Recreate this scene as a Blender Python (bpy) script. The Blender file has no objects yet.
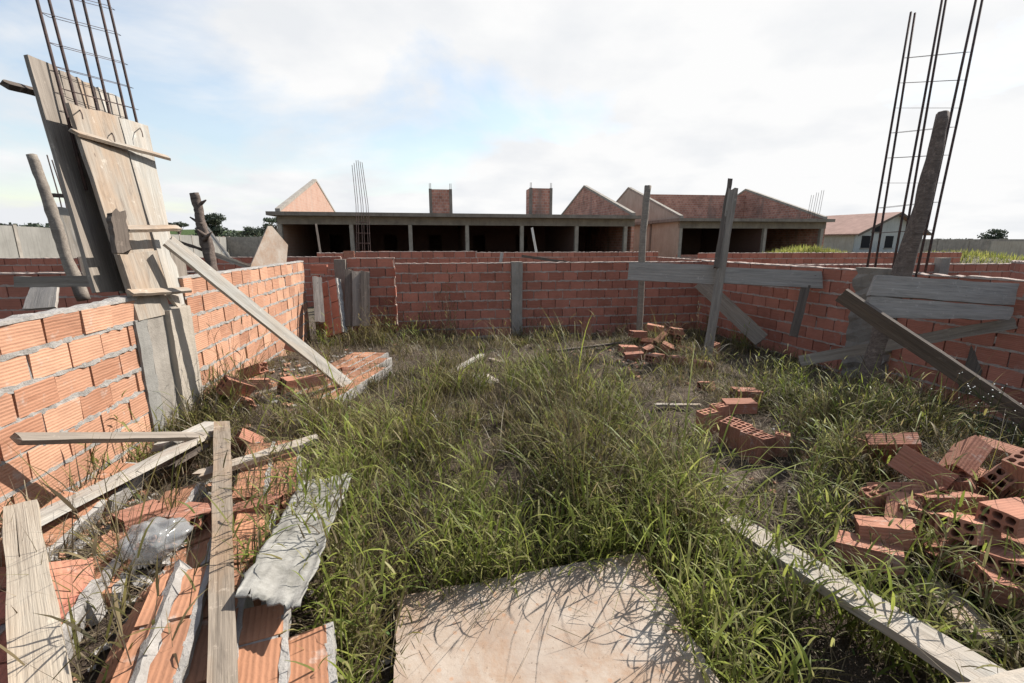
import bpy, math, random
import numpy as np
from mathutils import Vector, Matrix, noise
random.seed(11); rng = np.random.default_rng(11)
R = math.radians
sc = bpy.context.scene
# ------------------------------------------------------------------ camera
CAM = Vector((0, 0, 1.6)); PITCH = R(12.2); F = 455.1
cd = bpy.data.cameras.new('camera'); cd.lens = 16.0; cd.sensor_width = 36.0
cd.clip_start = 0.05; cd.clip_end = 3000
cam = bpy.data.objects.new('camera', cd); sc.collection.objects.link(cam)
cam.location = CAM; cam.rotation_euler = (R(90) - PITCH, 0, 0); sc.camera = cam
cp, sp = math.cos(PITCH), math.sin(PITCH)
# ------------------------------------------------------------------ light
SUNDIR = Vector((0.8 * math.cos(R(44)), 0.6 * math.cos(R(44)), math.sin(R(44))))
world = bpy.data.worlds.new("World"); sc.world = world; world.use_nodes = True
nt = world.node_tree; nt.nodes.clear()
def wn(t, **k):
    n = nt.nodes.new(t)
    for a, v in k.items(): setattr(n, a, v)
    return n
wo = wn('ShaderNodeOutputWorld')
sky = wn('ShaderNodeTexSky', sky_type='NISHITA', sun_disc=False)
sky.sun_elevation = R(44); sky.sun_rotation = math.atan2(0.8, 0.6); sky.air_density = 1.3; sky.dust_density = 0.6
bg1 = wn('ShaderNodeBackground'); bg1.inputs[1].default_value = 0.095
nt.links.new(sky.outputs[0], bg1.inputs[0])
tc = wn('ShaderNodeTexCoord'); sep = wn('ShaderNodeSeparateXYZ')
nt.links.new(tc.outputs['Generated'], sep.inputs[0])
# project the view direction on a cloud layer: xy / (z + k)
zz = wn('ShaderNodeMath', operation='ADD'); zz.inputs[1].default_value = 0.22
zm = wn('ShaderNodeMath', operation='MAXIMUM'); zm.inputs[1].default_value = 0.0
nt.links.new(sep.outputs[2], zm.inputs[0]); nt.links.new(zm.outputs[0], zz.inputs[0])
dx = wn('ShaderNodeMath', operation='DIVIDE'); dy = wn('ShaderNodeMath', operation='DIVIDE')
nt.links.new(sep.outputs[0], dx.inputs[0]); nt.links.new(zz.outputs[0], dx.inputs[1])
nt.links.new(sep.outputs[1], dy.inputs[0]); nt.links.new(zz.outputs[0], dy.inputs[1])
cb = wn('ShaderNodeCombineXYZ'); nt.links.new(dx.outputs[0], cb.inputs[0]); nt.links.new(dy.outputs[0], cb.inputs[1])
cb.inputs[2].default_value = 3.7
n1 = wn('ShaderNodeTexNoise'); n1.inputs['Scale'].default_value = 1.15; n1.inputs['Detail'].default_value = 7; n1.inputs['Roughness'].default_value = 0.55; n1.inputs['Distortion'].default_value = 0.3
nt.links.new(cb.outputs[0], n1.inputs['Vector'])
# cloud cover grows towards +X (the sun side)
covd = wn('ShaderNodeVectorMath', operation='DOT_PRODUCT'); covd.inputs[1].default_value = (0.18, 0.34, 0.0)
nt.links.new(tc.outputs['Generated'], covd.inputs[0])
cov = wn('ShaderNodeMath', operation='ADD'); cov.inputs[1].default_value = -0.19
nt.links.new(covd.outputs['Value'], cov.inputs[0])
hz = wn('ShaderNodeMath', operation='MULTIPLY'); hz.inputs[1].default_value = -0.9; nt.links.new(zm.outputs[0], hz.inputs[0])
hz2 = wn('ShaderNodeMath', operation='ADD'); hz2.inputs[1].default_value = 0.20; nt.links.new(hz.outputs[0], hz2.inputs[0])
hz3 = wn('ShaderNodeMath', operation='MAXIMUM'); hz3.inputs[1].default_value = 0.0; nt.links.new(hz2.outputs[0], hz3.inputs[0])
ad0 = wn('ShaderNodeMath', operation='ADD'); nt.links.new(cov.outputs[0], ad0.inputs[0]); nt.links.new(hz3.outputs[0], ad0.inputs[1])
ad = wn('ShaderNodeMath', operation='ADD'); nt.links.new(n1.outputs[0], ad.inputs[0]); nt.links.new(ad0.outputs[0], ad.inputs[1])
cr = wn('ShaderNodeValToRGB'); cr.color_ramp.elements[0].position = 0.45; cr.color_ramp.elements[1].position = 0.62
cr.color_ramp.elements[0].color = (0.30, 0.30, 0.30, 1)
nt.links.new(ad.outputs[0], cr.inputs[0])
n2 = wn('ShaderNodeTexNoise'); n2.inputs['Scale'].default_value = 2.6; n2.inputs['Detail'].default_value = 6
nt.links.new(cb.outputs[0], n2.inputs['Vector'])
ccol = wn('ShaderNodeValToRGB'); ccol.color_ramp.elements[0].position = 0.42; ccol.color_ramp.elements[1].position = 0.70
ccol.color_ramp.elements[0].color = (0.86, 0.88, 0.91, 1); ccol.color_ramp.elements[1].color = (1, 1, 1, 1)
ad2 = wn('ShaderNodeMath', operation='ADD'); nt.links.new(n2.outputs[0], ad2.inputs[0]); nt.links.new(cov.outputs[0], ad2.inputs[1])
nt.links.new(ad2.outputs[0], ccol.inputs[0])
bg2 = wn('ShaderNodeBackground'); bg2.inputs[1].default_value = 0.52
nt.links.new(ccol.outputs[0], bg2.inputs[0])
mx = wn('ShaderNodeMixShader'); nt.links.new(cr.outputs[0], mx.inputs[0]); nt.links.new(bg1.outputs[0], mx.inputs[1]); nt.links.new(bg2.outputs[0], mx.inputs[2])
nt.links.new(mx.outputs[0], wo.inputs[0])
sd = bpy.data.lights.new('sun', 'SUN'); sd.energy = 5.0; sd.angle = R(0.5); sd.color = (1.0, 0.95, 0.87)
sun = bpy.data.objects.new('sun', sd); sc.collection.objects.link(sun)
sun.rotation_euler = SUNDIR.to_track_quat('Z', 'Y').to_euler(); sun.location = (20, 15, 30)
sc.view_settings.view_transform = 'Standard'; sc.view_settings.look = 'None'
sc.view_settings.exposure = 0.92; sc.view_settings.gamma = 1.0; sc.view_settings.use_curve_mapping = False

# ------------------------------------------------------------------ placing helpers
def D(px, py, t):
    """world point seen at photo pixel px,py at depth t metres"""
    a = (px - 512) / F; b = (341.5 - py) / F
    return CAM + t * Vector((a, cp + b * sp, -sp + b * cp))
def Z(px, py, z=0.0):
    b = (341.5 - py) / F
    return D(px, py, (z - CAM.z) / (-sp + b * cp))
U = Vector((0.986, 0.166, 0)).normalized(); V = Vector((-0.166, 0.986, 0)).normalized(); UP = Vector((0, 0, 1))
def sst(x, a, b):
    x = min(1, max(0, (x - a) / (b - a))); return x * x * (3 - 2 * x)
def gz(x, y):
    if y > 60 or abs(x) > 60: return -0.1
    h = 0.05
    h += 0.42 * math.exp(-(((x + 1.75) / 1.0) ** 2 + ((y - 1.3) / 1.1) ** 2))
    h += 0.20 * math.exp(-(((x + 2.5) / 0.9) ** 2 + ((y - 4.6) / 2.2) ** 2))
    h += 0.16 * math.exp(-(((x - 2.6) / 1.0) ** 2 + ((y - 2.5) / 1.1) ** 2))
    h += 0.06 * math.exp(-(((x - 0.1) / 2.0) ** 2 + ((y - 4.5) / 1.5) ** 2))
    h += 1.15 * math.exp(-(((x - 11.6) / 3.0) ** 2 + ((y - 18.5) / 1.6) ** 2))
    h += 1.05 * math.exp(-(((x - 19.) / 5.0) ** 2 + ((y - 19.5) / 1.5) ** 2))
    if -.9 < x < 1.1 and y < 2.5: h -= .05 * sst(2.5 - y, 0, .4)
    if abs(x) < 8 and y < 12:
        h += 0.05 * noise.noise(Vector((x * 1.3, y * 1.3, 0.3))) + 0.025 * noise.noise(Vector((x * 5, y * 5, 2.3)))
    return h

# ------------------------------------------------------------------ mesh builder
class MB:
    def __init__(s): s.v = []; s.f = []; s.uv = []
    def quad(s, pts, uv=None):
        i = len(s.v); s.v += [tuple(p) for p in pts]; s.f.append(tuple(range(i, i + len(pts))))
        s.uv += uv if uv else [(0, 0)] * len(pts)
    def poly(s, idx, uv=None):
        s.f.append(tuple(idx)); s.uv += uv if uv else [(0, 0)] * len(idx)
    def box(s, o, ax, ay, az, jit=0.0, uo=None):
        """box from corner o with edge vectors; uv in metres (u along ax)"""
        o = Vector(o); ax = Vector(ax); ay = Vector(ay); az = Vector(az)
        c = []
        for k in (0, 1):
            for j in (0, 1):
                for i in (0, 1):
                    p = o + ax * i + ay * j + az * k
                    if jit: p = p + Vector((random.uniform(-jit, jit), random.uniform(-jit, jit), random.uniform(-jit, jit)))
                    c.append(p)
        b = len(s.v); s.v += [tuple(p) for p in c]
        X, Y, Zl = ax.length, ay.length, az.length
        u0, v0 = uo if uo else (random.random() * 9, random.random() * 9)
        def q(i, uv): s.f.append(tuple(b + k for k in i)); s.uv += [(u0 + a, v0 + d) for a, d in uv]
        q((0, 1, 5, 4), [(0, 0), (X, 0), (X, Zl), (0, Zl)]); q((3, 2, 6, 7), [(X, 0), (0, 0), (0, Zl), (X, Zl)])
        q((4, 5, 7, 6), [(0, 0), (X, 0), (X, Y), (0, Y)]); q((1, 0, 2, 3), [(X, 0), (0, 0), (0, Y), (X, Y)])
        q((0, 4, 6, 2), [(0, 0), (.001, Zl), (.002, Zl), (.002, 0)]); q((5, 1, 3, 7), [(0, Zl), (0, 0), (.002, 0), (.002, Zl)])
    def tube(s, pts, rads, n=8, cap=True, jit=0.0):
        pts = [Vector(p) for p in pts]
        if not isinstance(rads, (list, tuple)): rads = [rads] * len(pts)
        rings = []; prev = None
        for i, p in enumerate(pts):
            d = (pts[min(i + 1, len(pts) - 1)] - pts[max(i - 1, 0)]).normalized()
            ref = Vector((0, 0, 1)) if abs(d.z) < .9 else Vector((1, 0, 0))
            x = d.cross(ref).normalized() if prev is None else (prev - d * prev.dot(d)).normalized()
            prev = x; y = d.cross(x); b = len(s.v)
            for k in range(n):
                a = 2 * math.pi * k / n; r = rads[i] * (1 + (1.6 * jit * noise.noise(Vector((math.cos(a) * 1.3, math.sin(a) * 1.3, p.length * 9))) + random.uniform(-jit, jit) * .4 if jit else 0))
                s.v.append(tuple(p + (x * math.cos(a) + y * math.sin(a)) * r))
            rings.append(b)
        for a, b in zip(rings, rings[1:]):
            for k in range(n):
                k2 = (k + 1) % n; s.poly((a + k, a + k2, b + k2, b + k))
        if cap:
            s.poly([rings[0] + k for k in reversed(range(n))]); s.poly([rings[-1] + k for k in range(n)])
    def mesh(s, name):
        m = bpy.data.meshes.new(name); m.from_pydata(s.v, [], s.f)
        uvl = m.uv_layers.new(name='UVMap'); uvl.data.foreach_set('uv', np.array(s.uv, 'f').ravel())
        return m
    def build(s, name, mat, parent=None, mw=None, smooth=False):
        m = s.mesh(name); o = bpy.data.objects.new(name, m); sc.collection.objects.link(o)
        m.materials.append(mat)
        if mw is not None: o.matrix_world = mw
        if parent: o.parent = parent
        if smooth: m.polygons.foreach_set('use_smooth', [True] * len(m.polygons))
        return o
def tag(o, label, cat, group=None, kind=None):
    if label: o['label'] = label
    if cat: o['category'] = cat
    if group: o['group'] = group
    if kind: o['kind'] = kind
    return o
def empty(name, loc, label, cat, group=None):
    e = bpy.data.objects.new(name, None); sc.collection.objects.link(e); e.location = loc; e.empty_display_size = .1
    bpy.context.view_layer.update()
    return tag(e, label, cat, group)
def part(mb, name, mat, parent, smooth=False):
    """mb in world coordinates -> child of an (unrotated) empty"""
    l = parent.location
    mb.v = [(a - l.x, b - l.y, c - l.z) for a, b, c in mb.v]
    return mb.build(name, mat, parent, smooth=smooth)

# ------------------------------------------------------------------ materials
def newmat(name, rough=0.9):
    m = bpy.data.materials.new(name); m.use_nodes = True; t = m.node_tree
    b = t.nodes['Principled BSDF']; b.inputs['Roughness'].default_value = rough
    try: b.inputs['Specular IOR Level'].default_value = 0.25
    except Exception: pass
    return m, t, b
def N(t, typ, **k):
    n = t.nodes.new(typ)
    for a, v in k.items():
        if isinstance(a, str) and hasattr(n, a) and not a.startswith('i_'): setattr(n, a, v)
    return n
def tnoise(t, vec, scale, detail=6, rough=.6, dist=0.0):
    n = t.nodes.new('ShaderNodeTexNoise'); n.inputs['Scale'].default_value = scale; n.inputs['Detail'].default_value = detail
    n.inputs['Roughness'].default_value = rough; n.inputs['Distortion'].default_value = dist
    if vec is not None: t.links.new(vec, n.inputs['Vector'])
    return n.outputs[0]
def ramp(t, fac, stops):
    n = t.nodes.new('ShaderNodeValToRGB'); e = n.color_ramp.elements
    while len(e) < len(stops): e.new(0.5)
    for i, (p, c) in enumerate(stops):
        e[i].position = p; e[i].color = (c, c, c, 1) if isinstance(c, (int, float)) else (*c, 1)
    t.links.new(fac, n.inputs[0]); return n.outputs[0]
def mix(t, fac, a, b, mode='MIX'):
    n = t.nodes.new('ShaderNodeMix'); n.data_type = 'RGBA'; n.blend_type = mode
    for s, v in ((n.inputs[0], fac), (n.inputs[6], a), (n.inputs[7], b)):
        if isinstance(v, (int, float)): s.default_value = v
        elif isinstance(v, tuple): s.default_value = (*v, 1)
        else: t.links.new(v, s)
    return n.outputs[2]
def mth(t, op, a, b=None):
    n = t.nodes.new('ShaderNodeMath'); n.operation = op
    for s, v in ((n.inputs[0], a), (n.inputs[1], b)):
        if v is None: continue
        if isinstance(v, (int, float)): s.default_value = v
        else: t.links.new(v, s)
    return n.outputs[0]
def vmap(t, vec, scale=(1, 1, 1)):
    n = t.nodes.new('ShaderNodeMapping'); n.inputs['Scale'].default_value = scale; t.links.new(vec, n.inputs[0]); return n.outputs[0]
def bump(t, b, h, strength=.5, dist=.01):
    n = t.nodes.new('ShaderNodeBump'); n.inputs['Strength'].default_value = strength; n.inputs['Distance'].default_value = dist
    t.links.new(h, n.inputs['Height']); t.links.new(n.outputs[0], b.inputs['Normal']); return n
def objvec(t):
    """object coordinates shifted by the object's own random number"""
    c = t.nodes.new('ShaderNodeTexCoord'); oi = t.nodes.new('ShaderNodeObjectInfo')
    va = t.nodes.new('ShaderNodeVectorMath'); va.operation = 'ADD'; cb = t.nodes.new('ShaderNodeCombineXYZ')
    m = mth(t, 'MULTIPLY', oi.outputs['Random'], 37.0)
    for i in range(3): t.links.new(m, cb.inputs[i])
    t.links.new(c.outputs['Object'], va.inputs[0]); t.links.new(cb.outputs[0], va.inputs[1])
    return va.outputs[0], oi.outputs['Random']

def mat_brick(name, c0, c1, dirt=.35, cement=.25, island=True):
    m, t, b = newmat(name, .92)
    uv = t.nodes.new('ShaderNodeUVMap').outputs[0]
    ge = t.nodes.new('ShaderNodeNewGeometry'); pos = ge.outputs['Position']
    oi = t.nodes.new('ShaderNodeObjectInfo')
    rnd = ge.outputs['Random Per Island'] if island else oi.outputs['Random']
    base = ramp(t, rnd, [(0.0, c0), (.5, tuple((x + y) / 2 for x, y in zip(c0, c1))), (1.0, c1)])
    st = tnoise(t, vmap(t, uv, (3, 70, 1)), 1.0, 4, .6)                   # streaks along the extruded clay
    base = mix(t, ramp(t, st, [(.3, .0), (.75, .38)]), base, tuple(min(1, x * 1.45) for x in c1))
    big = tnoise(t, pos, 3.2, 6, .65)
    base = mix(t, ramp(t, big, [(.45, 0.), (.75, dirt)]), base, (.13, .07, .05))
    sm = tnoise(t, pos, 9.0, 8, .7)
    base = mix(t, ramp(t, sm, [(.58, 0.), (.68, cement)]), base, (.42, .37, .33))
    t.links.new(base, b.inputs['Base Color'])
    w = t.nodes.new('ShaderNodeTexWave'); w.wave_type = 'BANDS'; w.bands_direction = 'Y'; w.inputs['Scale'].default_value = 19
    w.inputs['Distortion'].default_value = 1.2; w.inputs['Detail'].default_value = 3; t.links.new(uv, w.inputs['Vector'])
    gr_ = mth(t, 'MULTIPLY', ramp(t, w.outputs[1], [(.0, .38), (.3, 0.)]), ramp(t, tnoise(t, pos, 14, 3), [(.4, .15), (.6, .8)]))
    base = mix(t, gr_, base, tuple(x * .45 for x in c0)); t.links.new(base, b.inputs['Base Color'])
    h = mth(t, 'ADD', mth(t, 'MULTIPLY', w.outputs[1], .35), mth(t, 'MULTIPLY', tnoise(t, pos, 60, 5), .7))
    bump(t, b, h, .6, .005)
    return m
M = {}
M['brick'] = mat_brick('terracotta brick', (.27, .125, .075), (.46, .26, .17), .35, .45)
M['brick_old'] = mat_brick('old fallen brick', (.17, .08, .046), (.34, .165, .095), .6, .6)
M['interior_shade'] = mat_brick('shade darkened interior brick', (.07, .04, .035), (.10, .06, .05), .3, .1)  # shade of the deep bays put into the brick colour
M['brick_red'] = mat_brick('red brick', (.225, .083, .056), (.39, .155, .108), .35, .18)  # darker, redder brick copy: shade of the unlit walls is in its colour
M['brick_loose'] = mat_brick('loose brick', (.21, .090, .060), (.37, .175, .115), .5, .5, island=False)
M['brick_far'] = mat_brick('far brick', (.25, .11, .08), (.34, .16, .12), .3, .25)
def mat_concrete(name, c0, c1, sc_=4.0, bs=.5):
    m, t, b = newmat(name, .95)
    v, _ = objvec(t)
    n = tnoise(t, v, sc_, 8, .7); base = ramp(t, n, [(.3, c0), (.7, c1)])
    n3 = tnoise(t, vmap(t, v, (6, 6, .7)), 1.5, 5, .6)
    base = mix(t, ramp(t, n3, [(.5, 0.), (.75, .45)]), base, tuple(x * .5 for x in c0))
    t.links.new(base, b.inputs['Base Color'])
    h = mth(t, 'ADD', tnoise(t, v, 30, 8, .7), mth(t, 'MULTIPLY', tnoise(t, v, 110, 4), .4))
    bump(t, b, h, bs, .012); return m
M['mortar'] = mat_concrete('cement mortar', (.21, .195, .18), (.38, .355, .33), 12, .9)
M['mortar_shade'] = mat_concrete('shaded wall mortar', (.26, .20, .17), (.42, .34, .30), 12, .9)  # warmer mortar copy for the shaded walls, their shade tone in the colour
M['concrete'] = mat_concrete('cast concrete', (.18, .16, .138), (.31, .28, .245), 3)
M['concrete_dark'] = mat_concrete('weathered concrete', (.13, .112, .096), (.23, .20, .172), 2)
M['plaster'] = mat_concrete('rough plaster', (.30, .26, .215), (.40, .355, .30), 1.2)
M['render_grey'] = mat_concrete('grey render', (.155, .148, .135), (.24, .23, .212), .7)
M['white_wall'] = mat_concrete('white wall', (.30, .31, .305), (.40, .405, .395), .6)
def mat_wood(name, c0, c1, stain=(.10, .08, .065), stain_amt=.5, warm=None, warm_amt=.0):
    m, t, b = newmat(name, .85)
    v, r = objvec(t)
    g = tnoise(t, vmap(t, v, (1.2, 26, 26)), 1.6, 9, .65, .6)
    base = ramp(t, g, [(.28, c0), (.55, tuple((x + y) / 2 for x, y in zip(c0, c1))), (.75, c1)])
    fine = tnoise(t, vmap(t, v, (3, 160, 160)), 1.5, 4, .5)
    base = mix(t, ramp(t, fine, [(.52, 0.), (.72, .55)]), base, tuple(x * .45 for x in c0))
    if warm:
        w = tnoise(t, vmap(t, v, (1, 3, 3)), 2.1, 5, .6); base = mix(t, ramp(t, w, [(.42, 0.), (.62, warm_amt)]), base, warm)
    s = tnoise(t, vmap(t, v, (1, 5, 5)), 2.6, 8, .7, .8)
    base = mix(t, ramp(t, s, [(.52, 0.), (.74, stain_amt)]), base, stain)
    vo = t.nodes.new('ShaderNodeTexVoronoi'); vo.inputs['Scale'].default_value = 3.0; t.links.new(vmap(t, v, (1, 3.2, 3.2)), vo.inputs['Vector'])
    base = mix(t, ramp(t, vo.outputs['Distance'], [(.025, .8), (.06, 0.)]), base, (.07, .045, .03))
    sp_ = tnoise(t, v, 11, 7, .75); base = mix(t, ramp(t, sp_, [(.60, 0.), (.67, .55)]), base, tuple(min(.5, x * 1.25) for x in c1))
    t.links.new(base, b.inputs['Base Color'])
    h = mth(t, 'ADD', g, mth(t, 'MULTIPLY', fine, .6)); bump(t, b, h, .55, .006); return m
M['wood_grey'] = mat_wood('weathered grey timber', (.14, .117, .097), (.285, .245, .205))
M['wood_smooth'] = mat_wood('smooth beige form board', (.30, .255, .20), (.42, .37, .30), (.17, .12, .085), .35, (.36, .26, .17), .4)
M['wood_stained'] = mat_wood('stained narrow plank', (.13, .105, .08), (.30, .25, .20), (.05, .04, .032), .8, (.26, .16, .09), .5)
M['wood_pale'] = mat_wood('bleached plank', (.24, .225, .20), (.43, .41, .375), (.15, .125, .10), .55, (.34, .25, .17), .35)
M['wood_tan'] = mat_wood('tan shuttering board', (.20, .17, .14), (.37, .33, .28), (.11, .08, .06), .75, (.31, .20, .12), .5)
M['wood_dark'] = mat_wood('dark weathered wood', (.062, .048, .039), (.155, .124, .102))
M['wood_silver'] = mat_wood('silvery board', (.20, .178, .158), (.34, .305, .272), (.07, .068, .065), .5)
M['bark'] = mat_wood('rough log', (.052, .037, .030), (.20, .155, .13), (.05, .04, .035), .5)
m, t, b = newmat('plywood panel', .85); M['ply'] = m
v, r = objvec(t)
base = ramp(t, tnoise(t, v, 3.0, 8, .65), [(.28, (.22, .155, .115)), (.5, (.32, .26, .21)), (.72, (.39, .345, .30))])
base = mix(t, ramp(t, tnoise(t, v, 9, 6, .7), [(.55, 0.), (.7, .6)]), base, (.27, .16, .10))
base = mix(t, ramp(t, tnoise(t, v, 26, 6, .7), [(.6, 0.), (.72, .6)]), base, (.30, .20, .14))
base = mix(t, ramp(t, tnoise(t, vmap(t, v, (1, 1, 1)), 1.3, 5, .6), [(.5, 0.), (.7, .5)]), base, (.38, .355, .32))
base = mix(t, ramp(t, tnoise(t, vmap(t, v, (2, 30, 1)), 1.6, 5, .6), [(.55, 0.), (.75, .45)]), base, (.24, .17, .12))
base = mix(t, ramp(t, tnoise(t, v, 1.9, 8, .75, .8), [(.46, 0.), (.60, .7)]), base, (.26, .165, .105))
base = mix(t, ramp(t, tnoise(t, v, 60, 5, .8), [(.60, 0.), (.66, .7)]), base, (.12, .085, .06))
vv = t.nodes.new('ShaderNodeTexVoronoi'); vv.inputs['Scale'].default_value = 16; t.links.new(v, vv.inputs['Vector'])
base = mix(t, ramp(t, vv.outputs['Distance'], [(.10, .5), (.16, 0.)]), base, (.33, .17, .09))
t.links.new(base, b.inputs['Base Color']); bump(t, b, tnoise(t, v, 40, 8, .7), .4, .006)
m, t, b = newmat('rusty steel bar', .75); M['rebar'] = m
v, r = objvec(t); t.links.new(ramp(t, tnoise(t, v, 20, 4), [(.3, (.020, .014, .014)), (.7, (.075, .042, .034))]), b.inputs['Base Color'])
m, t, b = newmat('soil', 1.0); M['soil'] = m
ge = t.nodes.new('ShaderNodeNewGeometry'); pos = ge.outputs['Position']
base = ramp(t, tnoise(t, pos, 2.2, 9, .7), [(.3, (.034, .024, .018)), (.5, (.075, .054, .040)), (.72, (.15, .112, .088))])
base = mix(t, ramp(t, tnoise(t, pos, 30, 6, .8), [(.5, 0.), (.7, .6)]), base, (.055, .04, .03))
base = mix(t, ramp(t, tnoise(t, pos, 70, 4, .7), [(.6, 0.), (.68, .8)]), base, (.22, .175, .135))
far = t.nodes.new('ShaderNodeSeparateXYZ'); t.links.new(pos, far.inputs[0])
fm = mth(t, 'MULTIPLY', ramp(t, mth(t, 'DIVIDE', far.outputs[1], 100.), [(.085, 0.), (.13, 1.)]), ramp(t, tnoise(t, pos, .35, 5), [(.3, .55), (.5, 1.)]))
base = mix(t, fm, base, mix(t, tnoise(t, pos, .8, 4), (.12, .11, .07), (.19, .165, .11)))
t.links.new(base, b.inputs['Base Color']); bump(t, b, mth(t, 'ADD', tnoise(t, pos, 24, 8, .75), mth(t, 'MULTIPLY', tnoise(t, pos, 110, 3), .5)), 1.0, .03)
def mat_leaf(name, cols, trans=.5, rough=.62, posscale=.9, dead=0.):
    m = bpy.data.materials.new(name); m.use_nodes = True; t = m.node_tree
    b = t.nodes['Principled BSDF']; b.inputs['Roughness'].default_value = rough
    b.inputs['Specular IOR Level'].default_value = .18
    ge = t.nodes.new('ShaderNodeNewGeometry')
    base = ramp(t, ge.outputs['Random Per Island'], [(i / (len(cols) - 1), c) for i, c in enumerate(cols)])
    nz = ramp(t, tnoise(t, ge.outputs['Position'], posscale, 3), [(.35, .65), (.65, 1.25)])
    base = mix(t, 1.0, base, nz, 'MULTIPLY')
    if dead: base = mix(t, ramp(t, tnoise(t, ge.outputs['Position'], 1.7, 6, .7), [(.38, 0.), (.58, dead)]), base, (.16, .115, .068))
    t.links.new(base, b.inputs['Base Color'])
    tr = t.nodes.new('ShaderNodeBsdfTranslucent'); t.links.new(base, tr.inputs[0])
    mxs = t.nodes.new('ShaderNodeMixShader'); mxs.inputs[0].default_value = trans
    out = t.nodes['Material Output']; t.links.new(b.outputs[0], mxs.inputs[1]); t.links.new(tr.outputs[0], mxs.inputs[2]); t.links.new(mxs.outputs[0], out.inputs[0])
    return m
M['grass'] = mat_leaf('green grass', [(.022, .028, .009), (.07, .082, .018), (.16, .17, .03), (.25, .235, .055), (.045, .032, .02), (.03, .022, .014), (.11, .125, .024), (.36, .30, .16), (.10, .075, .05)], dead=.5)
M['grass_long'] = mat_leaf('long grass', [(.10, .135, .025), (.17, .21, .035), (.26, .29, .06), (.30, .28, .12), (.11, .135, .025)], .5, .5, dead=.1)
M['straw'] = mat_leaf('dry grass', [(.06, .045, .03), (.13, .10, .062), (.27, .215, .14), (.04, .03, .02), (.38, .32, .22), (.055, .04, .027), (.13, .11, .05), (.20, .15, .10)], .25, .6)
M['weed'] = mat_leaf('weed leaves', [(.04, .075, .02), (.07, .11, .03), (.11, .15, .045)], .35)
M['tree_leaf'] = mat_leaf('tree foliage', [(.045, .060, .045), (.065, .082, .058), (.09, .105, .07)], .15, .7, .25)  # leaf colours lightened, distance haze mixed into them
M['field'] = mat_leaf('field grass', [(.17, .20, .04), (.26, .27, .07), (.34, .31, .11)], .45)
M['flower'] = newmat('white petals', .6)[0]; M['flower'].node_tree.nodes['Principled BSDF'].inputs['Base Color'].default_value = (.8, .8, .76, 1)
m, t, b = newmat('roof tiles', .9); M['tiles'] = m
v, r = objvec(t)
base = ramp(t, tnoise(t, v, 1.1, 8, .7), [(.3, (.20, .115, .09)), (.7, (.31, .185, .15))]); base = mix(t, ramp(t, tnoise(t, v, 4, 5, .7), [(.62, 0.), (.7, .8)]), base, (.42, .32, .28))
t.links.new(base, b.inputs['Base Color'])
m, t, b = newmat('dark opening', .9); M['dark'] = m; b.inputs['Base Color'].default_value = (.012, .012, .014, 1)
m, t, b = newmat('fibre sheet', .8); M['fibre'] = m
v, r = objvec(t)
base = ramp(t, tnoise(t, v, 7, 8, .7), [(.3, (.10, .095, .08)), (.5, (.22, .21, .19)), (.68, (.31, .30, .275))]); base = mix(t, ramp(t, tnoise(t, v, 3, 6, .7), [(.58, 0.), (.7, .5)]), base, (.42, .33, .25))
t.links.new(base, b.inputs['Base Color']); bump(t, b, tnoise(t, v, 28, 7, .7), .6, .01)
m, t, b = newmat('clear plastic', .18); M['plastic'] = m
b.inputs['Base Color'].default_value = (.30, .30, .295, 1); b.inputs['Alpha'].default_value = .5; b.inputs['Specular IOR Level'].default_value = .8

# ------------------------------------------------------------------ ground
def axis(segs):
    out = []
    for a, b_, n in segs: out += list(np.linspace(a, b_, n, endpoint=False))
    out.append(segs[-1][1]); return np.array(out)
gx = axis([(-1500, -200, 6), (-200, -60, 6), (-60, -12, 14), (-12, -5, 16), (-5, 6.5, 230), (6.5, 26, 50), (26, 60, 10), (60, 200, 6), (200, 1500, 6)])
gy = axis([(-300, -20, 6), (-20, 0.2, 12), (.2, 9, 190), (9, 30, 60), (30, 60, 12), (60, 200, 6), (200, 2500, 8)])
g = MB()
for y in gy:
    for x in gx: g.v.append((x, y, gz(x, y)))
nx = len(gx)
for j in range(len(gy) - 1):
    for i in range(nx - 1): g.poly((j * nx + i, j * nx + i + 1, (j + 1) * nx + i + 1, (j + 1) * nx + i))
tag(g.build('ground', M['soil'], smooth=True), None, None, kind='structure')
# far wooded rise along the horizon
def hill(name, x0, x1, y, h, dpt):
    mb = MB(); n = 60
    for j in range(7):
        for i in range(n + 1):
            x = x0 + (x1 - x0) * i / n; e = math.sin(math.pi * i / n) ** .5
            z = h * e * math.sin(math.pi * j / 6) * (1 + .18 * noise.noise(Vector((x * .02, 3, 1))))
            mb.v.append((x, y + dpt * j / 6, z - .5))
    for j in range(6):
        for i in range(n): mb.poly((j * (n + 1) + i, j * (n + 1) + i + 1, (j + 1) * (n + 1) + i + 1, (j + 1) * (n + 1) + i))
    return tag(mb.build(name, M['weed'], smooth=True), None, None, kind='structure')
hill('hills', -900, -120, 520, 20, 200)
hill('hills', 300, 1300, 900, 9, 200)
hill('hills', -150, 330, 600, 10, 200)

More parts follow.
